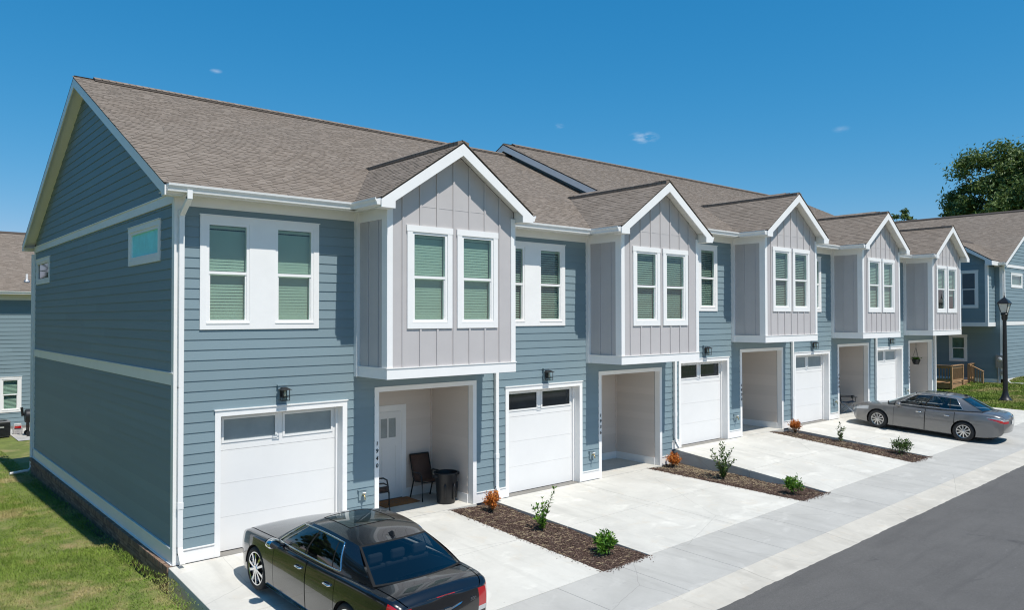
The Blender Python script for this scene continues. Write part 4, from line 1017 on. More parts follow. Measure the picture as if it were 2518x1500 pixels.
part('downspout', MB().tube([(-.12, -.1, 5.9), (.06, -.07, 5.6), (.06, -.07, .25), (.06, -.3, .02), (.1, -.9, .02)], .045, 6), GUTTER, h3)
# meter and boxes on the right house
mb = part('electric_meter', MB().box(-.14, -.0, .29-.38+.02, .29+.0, .77, 1.40), GALV, h3)
part('meter_glass', MB().lathe([(.11, -.14), (.11, -.18), (.085, -.23), (.02, -.25)], 14, c=(0, .11, 1.2), ax=0), CLEARL, mb, smooth=True, ang=40)
part('conduit', MB().tube([(-.08, .18, .77), (-.08, .18, -.25)], .045, 8), GALV, mb)
part('cable_box', MB().box(-.1, 0, -.02, .14, .45, .62), GALV, h3)

# ------------------------------------------------------------------ timber deck
zg = .60; dk = empty('deck', (36.25, .40, zg)); tag(dk, 'small raised pine deck with railings and two steps beside the right house', 'deck')
DX, DY, DZ = 3.05, 2.6, .34
def bar(nm, a, b, w_, par=dk, mat=WOOD):
    a, b = Vector(a), Vector(b); t = (b-a).normalized(); u = t.cross(Vector((0, 0, 1))); u = u.normalized() if u.length > .01 else Vector((1, 0, 0)); v = u.cross(t)
    wu, wv = w_ if isinstance(w_, tuple) else (w_, w_); vs = []
    for p in (a, b):
        for su, sv in ((-1, -1), (1, -1), (1, 1), (-1, 1)): vs.append(tuple(p+u*su*wu/2+v*sv*wv/2))
    return part(nm, MB().add(vs, [(0, 1, 2, 3), (7, 6, 5, 4), (0, 4, 5, 1), (1, 5, 6, 2), (2, 6, 7, 3), (3, 7, 4, 0)]), mat, par)
k = 0.0
while k < DY-.13: part('deck_board', MB().box(0, DX, k, k+.135, DZ-.03, DZ), WOOD, dk); k += .142
part('joist', MB().box(.03, DX, .02, .06, DZ-.27, DZ-.031), WOOD, dk); part('joist', MB().box(.02, .06, .06, DY, DZ-.27, DZ-.031), WOOD, dk); part('joist', MB().box(.06, DX, DY-.06, DY-.02, DZ-.27, DZ-.031), WOOD, dk)
for (x, y) in ((-.0, -.0), (1.5, -.0), (2.35, 0), (DX-.06, 0), (0, DY-.05), (0, DY/2)):
    part('post', MB().box(x-.045, x+.045, y-.045, y+.045, -.35, 1.17), WOOD, dk)
def rail(p, q):
    p, q = Vector(p), Vector(q); up = Vector((0, 0, 1))
    bar('top_rail', p+up*1.19, q+up*1.19, (.14, .035)); bar('rail', p+up*1.10, q+up*1.10, (.04, .09)); bar('rail', p+up*.46, q+up*.46, (.04, .09))
    n = int((q-p).length/.13)
    for i in range(1, n): c_ = p.lerp(q, i/n); bar('baluster', c_+up*.46, c_+up*1.10, .035)
rail((0, 0, 0), (1.5, 0, 0)); rail((0, 0, 0), (0, DY, 0)); rail((2.35, 0, 0), (DX, 0, 0))
for i in range(2): part('step', MB().box(1.55, 2.35, -.28*(i+1), -.28*i-.02, DZ-.15*(i+1)-.04, DZ-.15*(i+1)).box(1.55, 2.35, -.28*(i+1)+.24, -.28*i-.02, DZ-.15*(i+1)-.19, DZ-.15*(i+1)-.041), WOOD, dk)
part('post', MB().box(2.31, 2.40, -.66, -.57, -.25, .82), WOOD, dk)
bar('top_rail', (2.355, .03, 1.19), (2.355, -.68, .83), (.12, .035)); bar('rail', (2.355, .03, .46), (2.355, -.62, .1), (.04, .09))
for i in range(1, 5): bar('baluster', (2.355, -.62*i/5, .46-.36*i/5), (2.355, -.62*i/5, 1.15-.36*i/5), .035)
gc = empty('grill', (37.1, 2.0, zg+DZ)); tag(gc, 'black covered grill standing on the pine deck', 'grill')
part('cover', MB().add([(-.6,-.28,.55),(.6,-.28,.55),(.6,.28,.55),(-.6,.28,.55),(-.55,-.22,.85),(.5,-.22,.88),(.5,.22,.88),(-.55,.22,.85),(-.2,-.15,1.03),(.38,-.15,1.05),(.38,.15,1.05),(-.2,.15,1.03)],
    [(0,1,5,4),(1,2,6,5),(2,3,7,6),(3,0,4,7),(4,5,9,8),(5,6,10,9),(6,7,11,10),(7,4,8,11),(8,9,10,11),(3,2,1,0)]), BLACKP, gc, bevel=.03)
for x in (-.45, .45):
    for y in (-.2, .2): part('leg', MB().tube([(x, y, 0), (x, y, .56)], .022, 8), BLACK, gc)
# ------------------------------------------------------------------ street lamp
sl = empty('street_lamp', (34.45, -2.4, T(34.45, -2.4)-.03)); tag(sl, 'tall black street lamp with a lantern head on the right lawn', 'street lamp')
part('base', MB().lathe([(.27, 0), (.27, .05), (.23, .10), (.15, .22), (.115, .38), (.105, .45)], 20), BLACK, sl, smooth=True, ang=40)
part('pole', MB().lathe([(.10, .40), (.095, 1.6), (.075, 3.62)], 16), BLACK, sl, smooth=True, ang=40)
part('collar', MB().lathe([(.08, 3.58), (.12, 3.66), (.12, 3.80), (.16, 3.86), (.13, 3.90)], 16), BLACK, sl, smooth=True, ang=40)
hd = part('lantern', MB().lathe([(.14, 3.90), (.155, 3.93)], 16), BLACK, sl)
for i in range(4):
    a = math.pi/4+i*math.pi/2; b = a+math.pi/2
    p0_, p1_ = (.15*math.cos(a), .15*math.sin(a), 3.92), (.27*math.cos(a), .27*math.sin(a), 4.33); q0_, q1_ = (.15*math.cos(b), .15*math.sin(b), 3.92), (.27*math.cos(b), .27*math.sin(b), 4.33)
    part('pane', MB().add([p0_, q0_, q1_, p1_], [(0, 1, 2, 3)]), plain('frosted_lamp_glass', (.55, .55, .5), .3, .05) if i == 0 else bpy.data.materials['frosted_lamp_glass'], hd)
    part('bar', MB().tube([p0_, p1_], .017, 6), BLACK, hd)
part('cap', MB().lathe([(.33, 4.32), (.33, 4.35), (.27, 4.42), (.16, 4.52), (.07, 4.58), (.03, 4.62), (.035, 4.66), (.012, 4.70), (.012, 4.80), (.002, 4.83)], 4), BLACK, sl).rotation_euler = (0, 0, R(45))

# ------------------------------------------------------------------ trees
def tree(name, label, base, hgt, crown, rad, n_clump, n_leaf, leaf, seed, group=None):
    r = np.random.default_rng(seed); t = empty(name, base); tag(t, label, 'tree', group)
    m = MB(); m.tube([(0, 0, -.3), (.1, .05, hgt*.3), (-.1, .1, hgt*.55), (0, 0, hgt*.85)], [hgt*.028, hgt*.022, hgt*.014, hgt*.004], 10)
    part('trunk', m, BARK, t, smooth=True)
    cz = crown; C = []
    for i in range(n_clump):
        d = r.normal(size=3); d /= np.linalg.norm(d); rr = r.uniform(.45, 1.0)**.6
        k = 1+.22*math.sin(d[0]*5+seed)+.18*math.sin(d[1]*7+d[2]*4)
        C.append([d[0]*rad[0]*rr*k, d[1]*rad[0]*rr*k, cz+d[2]*rad[1]*rr*k])
    C = np.array(C)
    lm = MB()
    for i in range(0, min(n_clump, 46)):
        p = C[i]; s_ = np.array([0, 0, hgt*r.uniform(.3, .6)]); mid = (p+s_)/2+np.array([0, 0, rad[1]*.08]); lm.tube([tuple(s_), tuple(mid), tuple(p)], [hgt*.010, hgt*.006, hgt*.002], 5)
    part('limbs', lm, BARK, t)
    ci = r.integers(0, n_clump, n_leaf); cs = r.uniform(.055, .12, n_clump)*rad[0]
    off = r.normal(size=(n_leaf, 3))*cs[ci][:, None]*np.array([1, 1, .62])
    P = C[ci]+off
    nrm = r.normal(size=(n_leaf, 3))*.75+off/np.linalg.norm(off, axis=1)[:, None]*.7+np.array([0, 0, .5]); nrm /= np.linalg.norm(nrm, axis=1)[:, None]
    a = np.cross(nrm, r.normal(size=(n_leaf, 3))); a /= np.linalg.norm(a, axis=1)[:, None]; b = np.cross(nrm, a)
    sz = r.uniform(.6, 1.3, n_leaf)[:, None]*leaf
    V = np.stack([P-a*sz, P-b*sz*.42+nrm*sz*.1, P+a*sz, P+b*sz*.42+nrm*sz*.1], 1).reshape(-1, 3)
    o = bpy.data.objects.new('crown', np_mesh('crown', V, np.arange(4*n_leaf).reshape(-1, 4), L_TREE)); link(o, t); return t
tree('oak_tree', 'large broad green tree rising behind the roof of the right house', (80, 7.2, .6), 16, 13.6, (6.6, 6.2), 380, 150000, .20, 21)
tree('oak_tree', 'small treetop showing just above the roofs between two gables', (69.2, 15.9, .6), 11, 11.3, (1.5, 1.9), 45, 6000, .16, 22)

for i, (x, y, hh) in enumerate(((-17, 3, 13), (-19, 12, 15), (-16.5, 21, 13.5), (-8.2, 37, 15))):
    tree('maple_tree', 'leafy tree across the lawn, showing only as a reflection in the gable window', (x, y, T(x, y)), hh, hh*.58, (4.4, hh*.40), 90, 13000, .32, 60+i, 'trees reflected in the gable window')
# ------------------------------------------------------------------ planting beside the drives
def leafcloud(n, r, gen, leaf, asp=.4):
    P, D = gen(n, r)
    nrm = r.normal(size=(n, 3))*.6+np.array([0, 0, .7]); D = D/np.linalg.norm(D, axis=1)[:, None]
    b = np.cross(D, nrm); b /= np.linalg.norm(b, axis=1)[:, None]; nn = np.cross(b, D); sz = r.uniform(.7, 1.25, n)[:, None]*leaf
    V = np.stack([P, P+D*sz*.5+b*sz*asp*.5+nn*sz*.06, P+D*sz, P+D*sz*.5-b*sz*asp*.5+nn*sz*.06], 1).reshape(-1, 3)
    return V, np.arange(4*n).reshape(-1, 4)
def bush(label, loc, hgt, wid, n, leaf, mat, seed, cat='shrub', name='shrub', group=None, asp=.4):
    r = np.random.default_rng(seed); t = empty(name, loc); tag(t, label, cat, group); m = MB(); tips = []
    ns = 22
    for i in range(ns):
        a = r.uniform(0, 6.283); e = r.uniform(.15, 1.0)**.7; rr = wid*e*r.uniform(.7, 1.05); hh = hgt*math.sqrt(max(.08, 1-(.85*e)**2))*r.uniform(.75, 1.1)
        tip = np.array([math.cos(a)*rr, math.sin(a)*rr, hh]); mid = tip*np.array([.45, .45, .5]); m.tube([(0, 0, -.02), tuple(mid), tuple(tip)], [.006, .004, .002], 5); tips.append((mid, tip))
    part('stems', m, TWIG, t)
    def gen(n, r):
        k = r.integers(0, ns, n); f = r.uniform(.1, 1.08, n)[:, None]; A = np.array([q[0] for q in tips])[k]; B = np.array([q[1] for q in tips])[k]
        P = A*(1-f)+B*f+r.normal(size=(n, 3))*wid*.12; P[:, 2] = np.abs(P[:, 2])+.01
        return P, (B-A)*.6/np.linalg.norm(B-A, axis=1)[:, None]+r.normal(size=(n, 3))*.6
    V, F = leafcloud(n, r, gen, leaf, asp); o = bpy.data.objects.new('foliage', np_mesh('foliage', V, F, mat)); link(o, t); return t
def sprig(label, loc, stems, n, leaf, mat, seed, name='young_shrub', asp=.42):
    """upright whippy stems with separate leaves; stems = [(dx,dy,h)]"""
    r = np.random.default_rng(seed); t = empty(name, loc); tag(t, label, 'shrub', 'young shrubs in the mulch beds'); m = MB()
    for dx, dy, hh in stems: m.tube([(0, 0, -.02), (dx*.35, dy*.35, hh*.5), (dx, dy, hh)], [.006, .005, .0025], 5)
    part('stems', m, TWIG, t); S_ = np.array(stems)
    def gen(n, r):
        k = r.integers(0, len(stems), n); f = r.uniform(.12, 1.02, n)
        P = np.stack([S_[k, 0]*(.35*f*2*(f < .5)+(.35+.65*(f-.5)*2)*(f >= .5)), S_[k, 1]*(.35*f*2*(f < .5)+(.35+.65*(f-.5)*2)*(f >= .5)), S_[k, 2]*f], 1)
        D = r.normal(size=(n, 3)); D[:, 2] = np.abs(D[:, 2])*.8+.25
        return P, D
    V, F = leafcloud(n, r, gen, leaf, asp); o = bpy.data.objects.new('foliage', np_mesh('foliage', V, F, mat)); link(o, t); return t
def bz(i, x, y): return bedz(i, x, y)
G1 = 'browned shrubs by the downspouts'; G2 = 'round green shrubs at the pavement end of the beds'
bush('browned orange shrub by the white downspout, in the bed nearest the black sedan', (6.50, -.56, bz(0, 6.5, -.56)), .43, .21, 1200, .055, L_ORANGE, 31, group=G1)
bush('browned orange shrub against the tall concrete step edge, in the middle bed', (13.28, -.30, bz(1, 13.28, -.3)), .40, .21, 1200, .055, L_ORANGE, 32, group=G1)
bush('browned orange shrub at the garage corner, in the bed nearest the grey sedan', (19.75, -.45, bz(2, 19.75, -.45)), .42, .24, 1200, .06, L_ORANGE, 33, group=G1)
sprig('lanky green shrub with one long shoot, in the bed nearest the black sedan', (6.48, -2.2, bz(0, 6.5, -2.2)), [(.05, .0, .55), (-.2, .1, .5), (.24, -.1, .85), (.12, .15, .62), (-.12, -.15, .45), (.22, .05, .45), (-.05, .12, .5), (-.25, -.05, .3)], 330, .085, L_GREEN, 34)
sprig('tall airy shrub with dark glossy leaves beside the tall concrete step, in the middle bed', (13.1, -2.05, bz(1, 13.1, -2.05)), [(0, 0, .95), (-.3, .15, .78), (.28, -.1, .8), (.15, .2, .9), (-.15, -.2, .7), (.35, .1, .6), (-.38, 0, .72), (.1, -.3, .55), (-.1, .3, .6), (.05, .1, .4), (-.1, 0, .3)], 520, .09, L_DARK, 35)
sprig('sparse thin seedling with few leaves, in the bed nearest the grey sedan', (19.85, -1.95, bz(2, 19.85, -1.95)), [(.03, .02, .62), (.22, .0, .42), (-.2, .05, .46), (.06, .1, .5)], 95, .10, L_DARK, 36)
bush('round leafy green shrub at the tip of the bed nearest the black sedan', (6.42, -3.95, bz(0, 6.4, -3.95)), .36, .27, 1100, .075, L_GREEN, 37, group=G2)
bush('upright dense green shrub at the narrow tip of the middle bed', (13.0, -4.05, bz(1, 13., -4.05)), .42, .27, 1100, .07, L_GREEN, 38, group=G2)
bush('loose green shrub with twiggy top at the end of the bed nearest the grey sedan', (19.75, -3.85, bz(2, 19.75, -3.85)), .46, .34, 800, .075, L_DARK, 39, group=G2)

# ------------------------------------------------------------------ porch furniture
def sling_chair(label, loc, rz):
    t = empty('patio_chair', loc, rz); tag(t, label, 'chair', 'brown sling chairs in the first porch')
    for sx in (-1, 1):
        x = sx*.27
        part('leg', MB().tube([(x, -.27, 0), (x, -.25, .42), (x, -.22, .58), (x, -.14, .625), (x, .18, .61)], .017, 8), BLACK, t, smooth=True)
        part('leg', MB().tube([(x*.98, .30, 0), (x*.96, .16, .40), (x*.95, .20, .60)], .017, 8), BLACK, t, smooth=True)
        part('back_frame', MB().tube([(x*.92, -.24, .44), (x*.92, .10, .40), (x*.92, .20, .48), (x*.92, .36, .98)], .015, 8), BLACK, t, smooth=True)
    part('stretcher', MB().tube([(-.25, -.24, .42), (.25, -.24, .42)], .013, 8), BLACK, t)
    part('stretcher', MB().tube([(-.25, .36, .98), (.25, .36, .98)], .015, 8), BLACK, t)
    P = [(-.25, .445), (-.05, .42), (.10, .405), (.17, .45), (.21, .52), (.28, .72), (.36, .98)]; m = MB()
    vs = []
    for (y, z) in P: vs += [(-.235, y, z), (0, y, z-.012), (.235, y, z)]
    m.add(vs, [(i*3+j, i*3+j+1, i*3+j+4, i*3+j+3) for i in range(6) for j in range(2)])
    o = part('sling', m, BROWNF, t, smooth=True); sd = o.modifiers.new('th', 'SOLIDIFY'); sd.thickness = .006
sling_chair('brown sling patio chair with black frame in the first porch, beside the dark bin', (5.93, 1.13, 0), R(-4))
sling_chair('brown sling patio chair half hidden behind the white post numbered 1940', (4.50, .95, 0), R(60))
tc = empty('trash_can', (6.02, .50, 0)); tag(tc, 'dark grey open plastic trash can in the first porch', 'trash can')
part('body', MB().lathe([(.19, .0), (.205, .02), (.25, .62), (.262, .68)], 26, cap=False).lathe([(.001, .01), (.19, .01)], 26, cap=False).lathe([(.19, .02), (.25, .66)], 26, cap=False), BLACKP, tc, smooth=True, ang=40)
part('rim', MB().tube([(.268*math.cos(a), .268*math.sin(a), .68) for a in np.linspace(0, 6.283, 29)[:-1]], .016, 8, closed=True), BLACKP, tc, smooth=True)
part('handle', MB().box(.25, .34, -.06, .06, .60, .66), BLACKP, tc, bevel=.01); part('handle', MB().box(-.34, -.25, -.06, .06, .60, .66), BLACKP, tc, bevel=.01)
for a in (4.0, 4.9, 5.8): part('rib', MB().tube([(.225*math.cos(a), .225*math.sin(a), .10), (.25*math.cos(a), .25*math.sin(a), .40), (.258*math.cos(a), .258*math.sin(a), .46)], [.02, .03, .01], 8), BLACKP, tc, smooth=True)
dm = empty('doormat', (5.18, 1.24, 0)); tag(dm, 'brown coir doormat with dark lettering before the white door', 'doormat')
part('mat', MB().box(-.46, .46, -.29, .29, .0, .018), COIR, dm, bevel=.006)
pm_ = MB(); rp = random.Random(8)
for row, cnt in ((.07, 8), (-.06, 6)):
    for k in range(cnt):
        x = (k-(cnt-1)/2)*.095; a = rp.uniform(.018, .032); pm_.box(x-a, x+a, row-.012+rp.uniform(-.01, .01), row+.012, .0185, .0195).box(x-.006, x+.008, row-.05, row+.045, .0184, .0193)
o = part('faded_print', pm_, BLACKP, dm); o['kind'] = 'stuff'
# folding camp chair
cc = empty('camp_chair', (25.62, .55, .39), R(35)); tag(cc, 'blue grey canvas camping chair in the porch beside the grey sedan', 'chair')
for (a, b) in (((-.28, -.25, 0), (.28, -.25, .46)), ((.28, -.25, 0), (-.28, -.25, .46)), ((-.28, .25, 0), (.28, .25, .46)), ((.28, .25, 0), (-.28, .25, .46)), ((-.28, -.25, 0), (-.28, .25, .46)), ((-.28, .25, 0), (-.28, -.25, .46)), ((.28, -.25, 0), (.28, .25, .46)), ((.28, .25, 0), (.28, -.25, .46))):
    part('leg', MB().tube([a, b], .011, 6), GALV, cc)
for sx in (-1, 1):
    part('back_post', MB().tube([(sx*.28, .25, .4), (sx*.29, .33, .95)], .011, 6), BLACK, cc); part('arm_post', MB().tube([(sx*.28, -.25, .44), (sx*.30, -.27, .64)], .011, 6), BLACK, cc)
    part('armrest', MB().box(*sorted((sx*.25, sx*.35)), -.32, .33, .635, .655), BLACKP, cc)
part('seat', MB().add([(-.28,-.26,.46),(.28,-.26,.46),(.27,.0,.40),(-.27,.0,.40),(.28,.25,.43),(-.28,.25,.43)], [(0,1,2,3),(3,2,4,5)]), NAVY, cc)
part('backrest', MB().add([(-.28,.25,.43),(.28,.25,.43),(.29,.33,.80),(-.29,.33,.80)], [(0,1,2,3)]), NAVY, cc)
part('headrest', MB().add([(-.29,.335,.83),(.29,.335,.83),(.29,.35,.95),(-.29,.35,.95)], [(0,1,2,3)]), NAVY, cc)
part('cup_holder', MB().lathe([(.035, .55), (.045, .64)], 10, c=(.30, -.24, 0)), BLACKP, cc)
# hanging basket and pale bundle in the last porch
hb_ = empty('hanging_basket', (31.9, .35, .39)); tag(hb_, 'dark hanging flower basket on wires in the far end porch', 'basket')
part('basket', MB().lathe([(.10, 1.66), (.13, 1.70), (.17, 1.86), (.18, 1.88)], 14), BLACKP, hb_, smooth=True, ang=40)
for i in range(3): part('wire', MB().tube([(.17*math.cos(i*2.09), .17*math.sin(i*2.09), 1.87), (0, 0, 2.42)], .006, 5), BLACK, hb_)
part('hook', MB().tube([(0, 0, 2.41), (0, 0, 2.70)], .006, 5), BLACK, hb_)
r_ = np.random.default_rng(50); Vv, Ff = leafcloud(160, r_, lambda n, r: (r.normal(size=(n, 3))*np.array([.08, .08, .03])+np.array([0, 0, 1.91]), r.normal(size=(n, 3))), .09)
link(bpy.data.objects.new('plant', np_mesh('plant', Vv, Ff, L_GREEN)), hb_)
pb = empty('plastic_tub', (30.62, .42, .39)); tag(pb, 'pale blue plastic tub on a dark stand beside the far end porch post', 'tub')
part('stand', MB().box(-.2, .2, -.16, .16, 0, .30), BLACKP, pb, bevel=.02)
part('tub', MB().lathe([(.17, .30), (.23, .42), (.25, .50), (.24, .56), (.15, .62), (.02, .64)], 18), LBLUE, pb, smooth=True, ang=50)
# ------------------------------------------------------------------ yard behind: slab, air conditioner, smoker grill
surf('patio', [.75, 2.5, 4.5], [21.4, 23.4, 25.38], lambda x, y: -.60, WALKC)
ac = empty('air_conditioner', (.33, 23.15, -.62)); tag(ac, 'dark louvred air conditioner cut by the left edge, by the house wall', 'air conditioner')
ab = part('cabinet', MB().box(-.33, .33, -.33, .33, .05, .60), plain('ac_grey', (.05, .05, .052), .5, .1), ac)
part('lid', MB().box(-.35, .35, -.35, .35, .60, .65), plain('ac_lid', (.16, .16, .16), .5, .1), ac, bevel=.02)
part('fan_guard', MB().lathe([(.28, .652), (.25, .675), (.02, .69)], 20), BLACK, ac)
for k in range(10):
    for (a, b, c_, d_) in ((-.34, .34, -.342, -.332), (.332, .342, -.34, .34)): part('louvre', MB().box(a, b, c_, d_, .09+k*.05, .12+k*.05), GALV if False else BLACKP, ab)
part('nameplate', MB().box(-.1, .12, -.347, -.343, .40, .45), CLEARL, ac)
sg = empty('smoker_grill', (1.75, 22.75, -.60)); tag(sg, 'black barrel smoker grill on the concrete patio behind the gable wall', 'grill')
part('barrel', MB().lathe([(.02, -.62), (.25, -.60), (.27, -.56), (.27, .56), (.25, .60), (.02, .62)], 22, c=(0, 0, .80), ax=0), BLACKP, sg, smooth=True, ang=40)
part('chimney', MB().tube([(-.66, .1, .80), (-.70, .1, 1.15)], .05, 10), BLACK, sg)
for x in (-.5, .5):
    for y in (-.2, .2): part('leg', MB().box(x-.025, x+.025, y-.025, y+.025, .05, .65), BLACK, sg)
part('shelf', MB().box(-.5, .5, -.2, .2, .12, .15), BLACK, sg)
part('wheel', MB().lathe([(.10, -.02), (.10, .02)], 16, c=(-.5, -.25, .10), ax=1), BLACKP, sg); part('wheel', MB().lathe([(.10, -.02), (.10, .02)], 16, c=(-.5, .25, .10), ax=1), BLACKP, sg)
bgp = empty('pellet_bag', (1.02, 23.6, -.60)); tag(bgp, 'clear and red printed bag leaning behind the smoker grill', 'bag')
part('bag', MB().add([(-.16,-.08,0),(.16,-.08,0),(.16,.08,0),(-.16,.08,0),(-.17,-.06,.2),(.17,-.06,.2),(.17,.08,.2),(-.17,.08,.2),(-.13,.0,.42),(.13,.0,.42),(.13,.06,.42),(-.13,.06,.42)],
   [(3,2,1,0),(0,1,5,4),(1,2,6,5),(2,3,7,6),(3,0,4,7),(4,5,9,8),(5,6,10,9),(6,7,11,10),(7,4,8,11),(8,9,10,11)]), plain('grey_bag', (.35, .34, .33), .4, .3, 12), bgp, bevel=.02)
part('print', MB().box(-.12, .12, -.086, -.0805, .24, .33), REDL, bgp)

SEATG = plain('seat_fabric', (.22, .21, .20), .8, .1, 8)
# ------------------------------------------------------------------ cars
def cr(P, ts):
    """Catmull-Rom through rows of P at parameters ts in [0, n-1]"""
    P = np.asarray(P, float); n = len(P); out = []
    for t in ts:
        i = min(int(t), n-2); f = t-i
        p0, p1, p2, p3 = P[max(i-1, 0)], P[i], P[i+1], P[min(i+2, n-1)]
        if i == 0: p0 = 2*p1-p2
        if i == n-2: p3 = 2*p2-p1
        out.append(.5*((2*p1)+(-p0+p2)*f+(2*p0-5*p1+4*p2-p3)*f*f+(-p0+3*p1-3*p2+p3)*f**3))
    return np.array(out)
def regions(parent, P, key, mats, names, parents=None, smooth=True):
    """P (ni,nj,3) grid; key(i,j) gives a region name or None; one mesh per region"""
    ni, nj = P.shape[:2]; by = {}
    for i in range(ni-1):
        for j in range(nj-1):
            k = key(i, j)
            if k: by.setdefault(k, []).append((i*nj+j, (i+1)*nj+j, (i+1)*nj+j+1, i*nj+j+1))
    V = P.reshape(-1, 3); out = {}
    for k, fs in by.items():
        F = np.array(fs); used, inv = np.unique(F, return_inverse=True); F2 = inv.reshape(F.shape)
        VV = V[used]; a_, b_, c_ = VV[F2[:, 0]], VV[F2[:, 1]], VV[F2[:, 2]]; nn_ = np.cross(b_-a_, c_-a_)
        if (nn_*(b_-np.array([0, -2.4, .5]))).sum() < 0: F2 = F2[:, ::-1]
        o = bpy.data.objects.new(names[k], np_mesh(names[k], VV, F2, mats[k], smooth))
        link(o, (parents or {}).get(k, parent)); out[k] = o
    return out
def make_car(name, label, loc, yaw, pitch, sc, D, paintm, trim, roll=0.0):
    root = empty(name, loc); tag(root, label, 'car'); root.rotation_euler = Matrix(((1,0,0),(0,1,0),(0,0,1))).to_euler()
    # local axes: -y = rear, +y = front, +x = right; s runs from the nose
    root.rotation_mode = 'XYZ'; root.rotation_euler = (math.atan(pitch), roll, -yaw); root.scale = (sc,)*3
    L, HW = D['L'], D['HW']; fw, rw = D['fw'], D['rw']; wr, wz, ar = D['wr'], D['wr'], D['ar']
    st = np.array(D['st'])     # s, hw, zb, zsh, zc
    sk = st[:, 0]
    def stat(s): return np.interp(s, sk, np.arange(len(sk)))
    cuts = sorted(D['door1'] + D['door2'] + D['hood'] + D['trunk'])
    S_ = list(np.linspace(0, L, 150))
    g = .005
    for c in cuts: S_ = [q for q in S_ if abs(q-c) > .016]+[c-g, c+g]
    for c in (fw, rw):
        S_ = [q for q in S_ if not (c-ar-.03 < q < c+ar+.03)]+list(c+ar*np.cos(np.linspace(0, math.pi, 41)))
    S_ = np.array(sorted(set(np.round(S_, 4))))
    A = cr(st, stat(S_)); A[:, 0] = S_
    RT = [(.80, 0), (.955, .015), (.975, .10), (.99, .30), (1.0, .50), (1.0, .68), D.get('sh1', (.985, .84)), D.get('sh2', (.965, .95)), (.925, 1.0)]
    TT = [(.85, .22), (.55, .72), (.27, .93), (0, 1)]
    jd = {'sill': 1.35, 'belt': 7.6, 'lid': 9.15}
    ts = list(np.linspace(0, 12, 73)); gj = .045
    for c in jd.values(): ts = [q for q in ts if abs(q-c) > .07]+[c-gj, c+gj]
    ts = np.array(sorted(ts))
    rows = []
    for a in A:
        _, hw, zb, zs, zc = a
        pts = [(f*hw, zb+q*(zs-zb)) for f, q in RT]+[(f*hw, zs+q*(zc-zs)) for f, q in TT]
        rows.append(cr(pts, ts))
    rows = np.array(rows)      # (ns, nt, 2) half section
    ns_, nt_ = rows.shape[:2]
    for sgn in (-1, 1):
        P = np.zeros((ns_, nt_, 3)); P[:, :, 0] = sgn*rows[:, :, 0]; P[:, :, 1] = -S_[:, None]; P[:, :, 2] = rows[:, :, 1]
        # open the wheel arches: snap nearby points to the circle
        inside = np.zeros((ns_, nt_), bool)
        for c in (fw, rw):
            ds = S_[:, None]-c; dz = P[:, :, 2]-wz; rr = np.hypot(ds, dz)
            inside |= (rr < ar-.0005) & (ts[None, :] < 7.0)
        for i in range(ns_):
            js = np.where(inside[i])[0]
            if len(js) == 0: continue
            c = fw if abs(S_[i]-fw) < abs(S_[i]-rw) else rw
            jt = js.max()
            if jt+1 < nt_:
                zt = wz+math.sqrt(max(0, ar*ar-(S_[i]-c)**2)); z0, z1 = P[i, jt, 2], P[i, jt+1, 2]
                f = (zt-z0)/max(1e-6, z1-z0); P[i, jt] = P[i, jt]*(1-f)+P[i, jt+1]*f; inside[i, jt] = False
        sg = S_
        def band(lo, hi, v): return lo+g*.5 < v < hi-g*.5
        def key(i, j):
            if inside[i, j] or inside[i+1, j] or inside[i, j+1] or inside[i+1, j+1]: 
                if (inside[i, j] or inside[i, j+1]) and (inside[i+1, j] or inside[i+1, j+1]) : return None
                if inside[i, j] or inside[i+1, j] : return None
            sm = (S_[i]+S_[i+1])/2; tm = (ts[j]+ts[j+1])/2
            dbot, dtop = jd['sill'], jd['belt']
            for nm, (d0, d1) in (('d1', D['door1']), ('d2', D['door2'])):
                if d0-g < sm < d1+g and dbot-gj < tm < dtop+gj:
                    if d0+g < sm < d1-g and dbot+gj < tm < dtop-gj: return nm
                    return None
            if tm > 9.4 and D['hood'][1]+.06 < sm < D['trunk'][0]-.05: return 'cabin'
            for nm, (d0, d1) in (('hood', D['hood']), ('trunk', D['trunk'])):
                if d0-g < sm < d1+g and tm > jd['lid']-gj:
                    if d0+g < sm < d1-g and tm > jd['lid']+gj: return nm
                    if sm > L*.5 and sm > d1-g: return nm
                    return None
            for q in D['lamps']:
                if q[1] < sm < q[2] and q[3]+(q[2]-sm)*(q[6] if len(q) > 6 else 0) < tm < q[4]+ (sm-q[1])*q[5]: return q[0]
            return 'body'
        if sgn == -1: PL = P
        mats = {'cabin': DARK, 'body': paintm, 'd1': paintm, 'd2': paintm, 'hood': paintm, 'trunk': paintm, 'tail': REDL, 'tailc': CLEARL, 'head': CLEARL, 'amber': ORANGEL}
        nms = {'cabin': 'cabin_floor', 'body': 'body_side', 'd1': 'door', 'd2': 'door', 'hood': 'hood', 'trunk': 'trunk_lid', 'tail': 'tail_light', 'tailc': 'tail_light', 'head': 'headlight', 'amber': 'turn_signal'}
        got = regions(root, P, key, mats, nms)
        for dn, sh in (('d1', D['hs'][0]), ('d2', D['hs'][1])):
            zh = D['hz']; i = int(np.argmin(abs(S_-sh))); x = np.interp(zh, P[i, :40, 2], np.abs(P[i, :40, 0]))
            part('handle', MB().tube([(sgn*(x-.01), -sh+.10, zh), (sgn*(x+.03), -sh+.08, zh+.002), (sgn*(x+.033), -sh-.06, zh+.004), (sgn*(x-.01), -sh-.09, zh)], .016, 8), trim['handle'], got[dn], smooth=True)
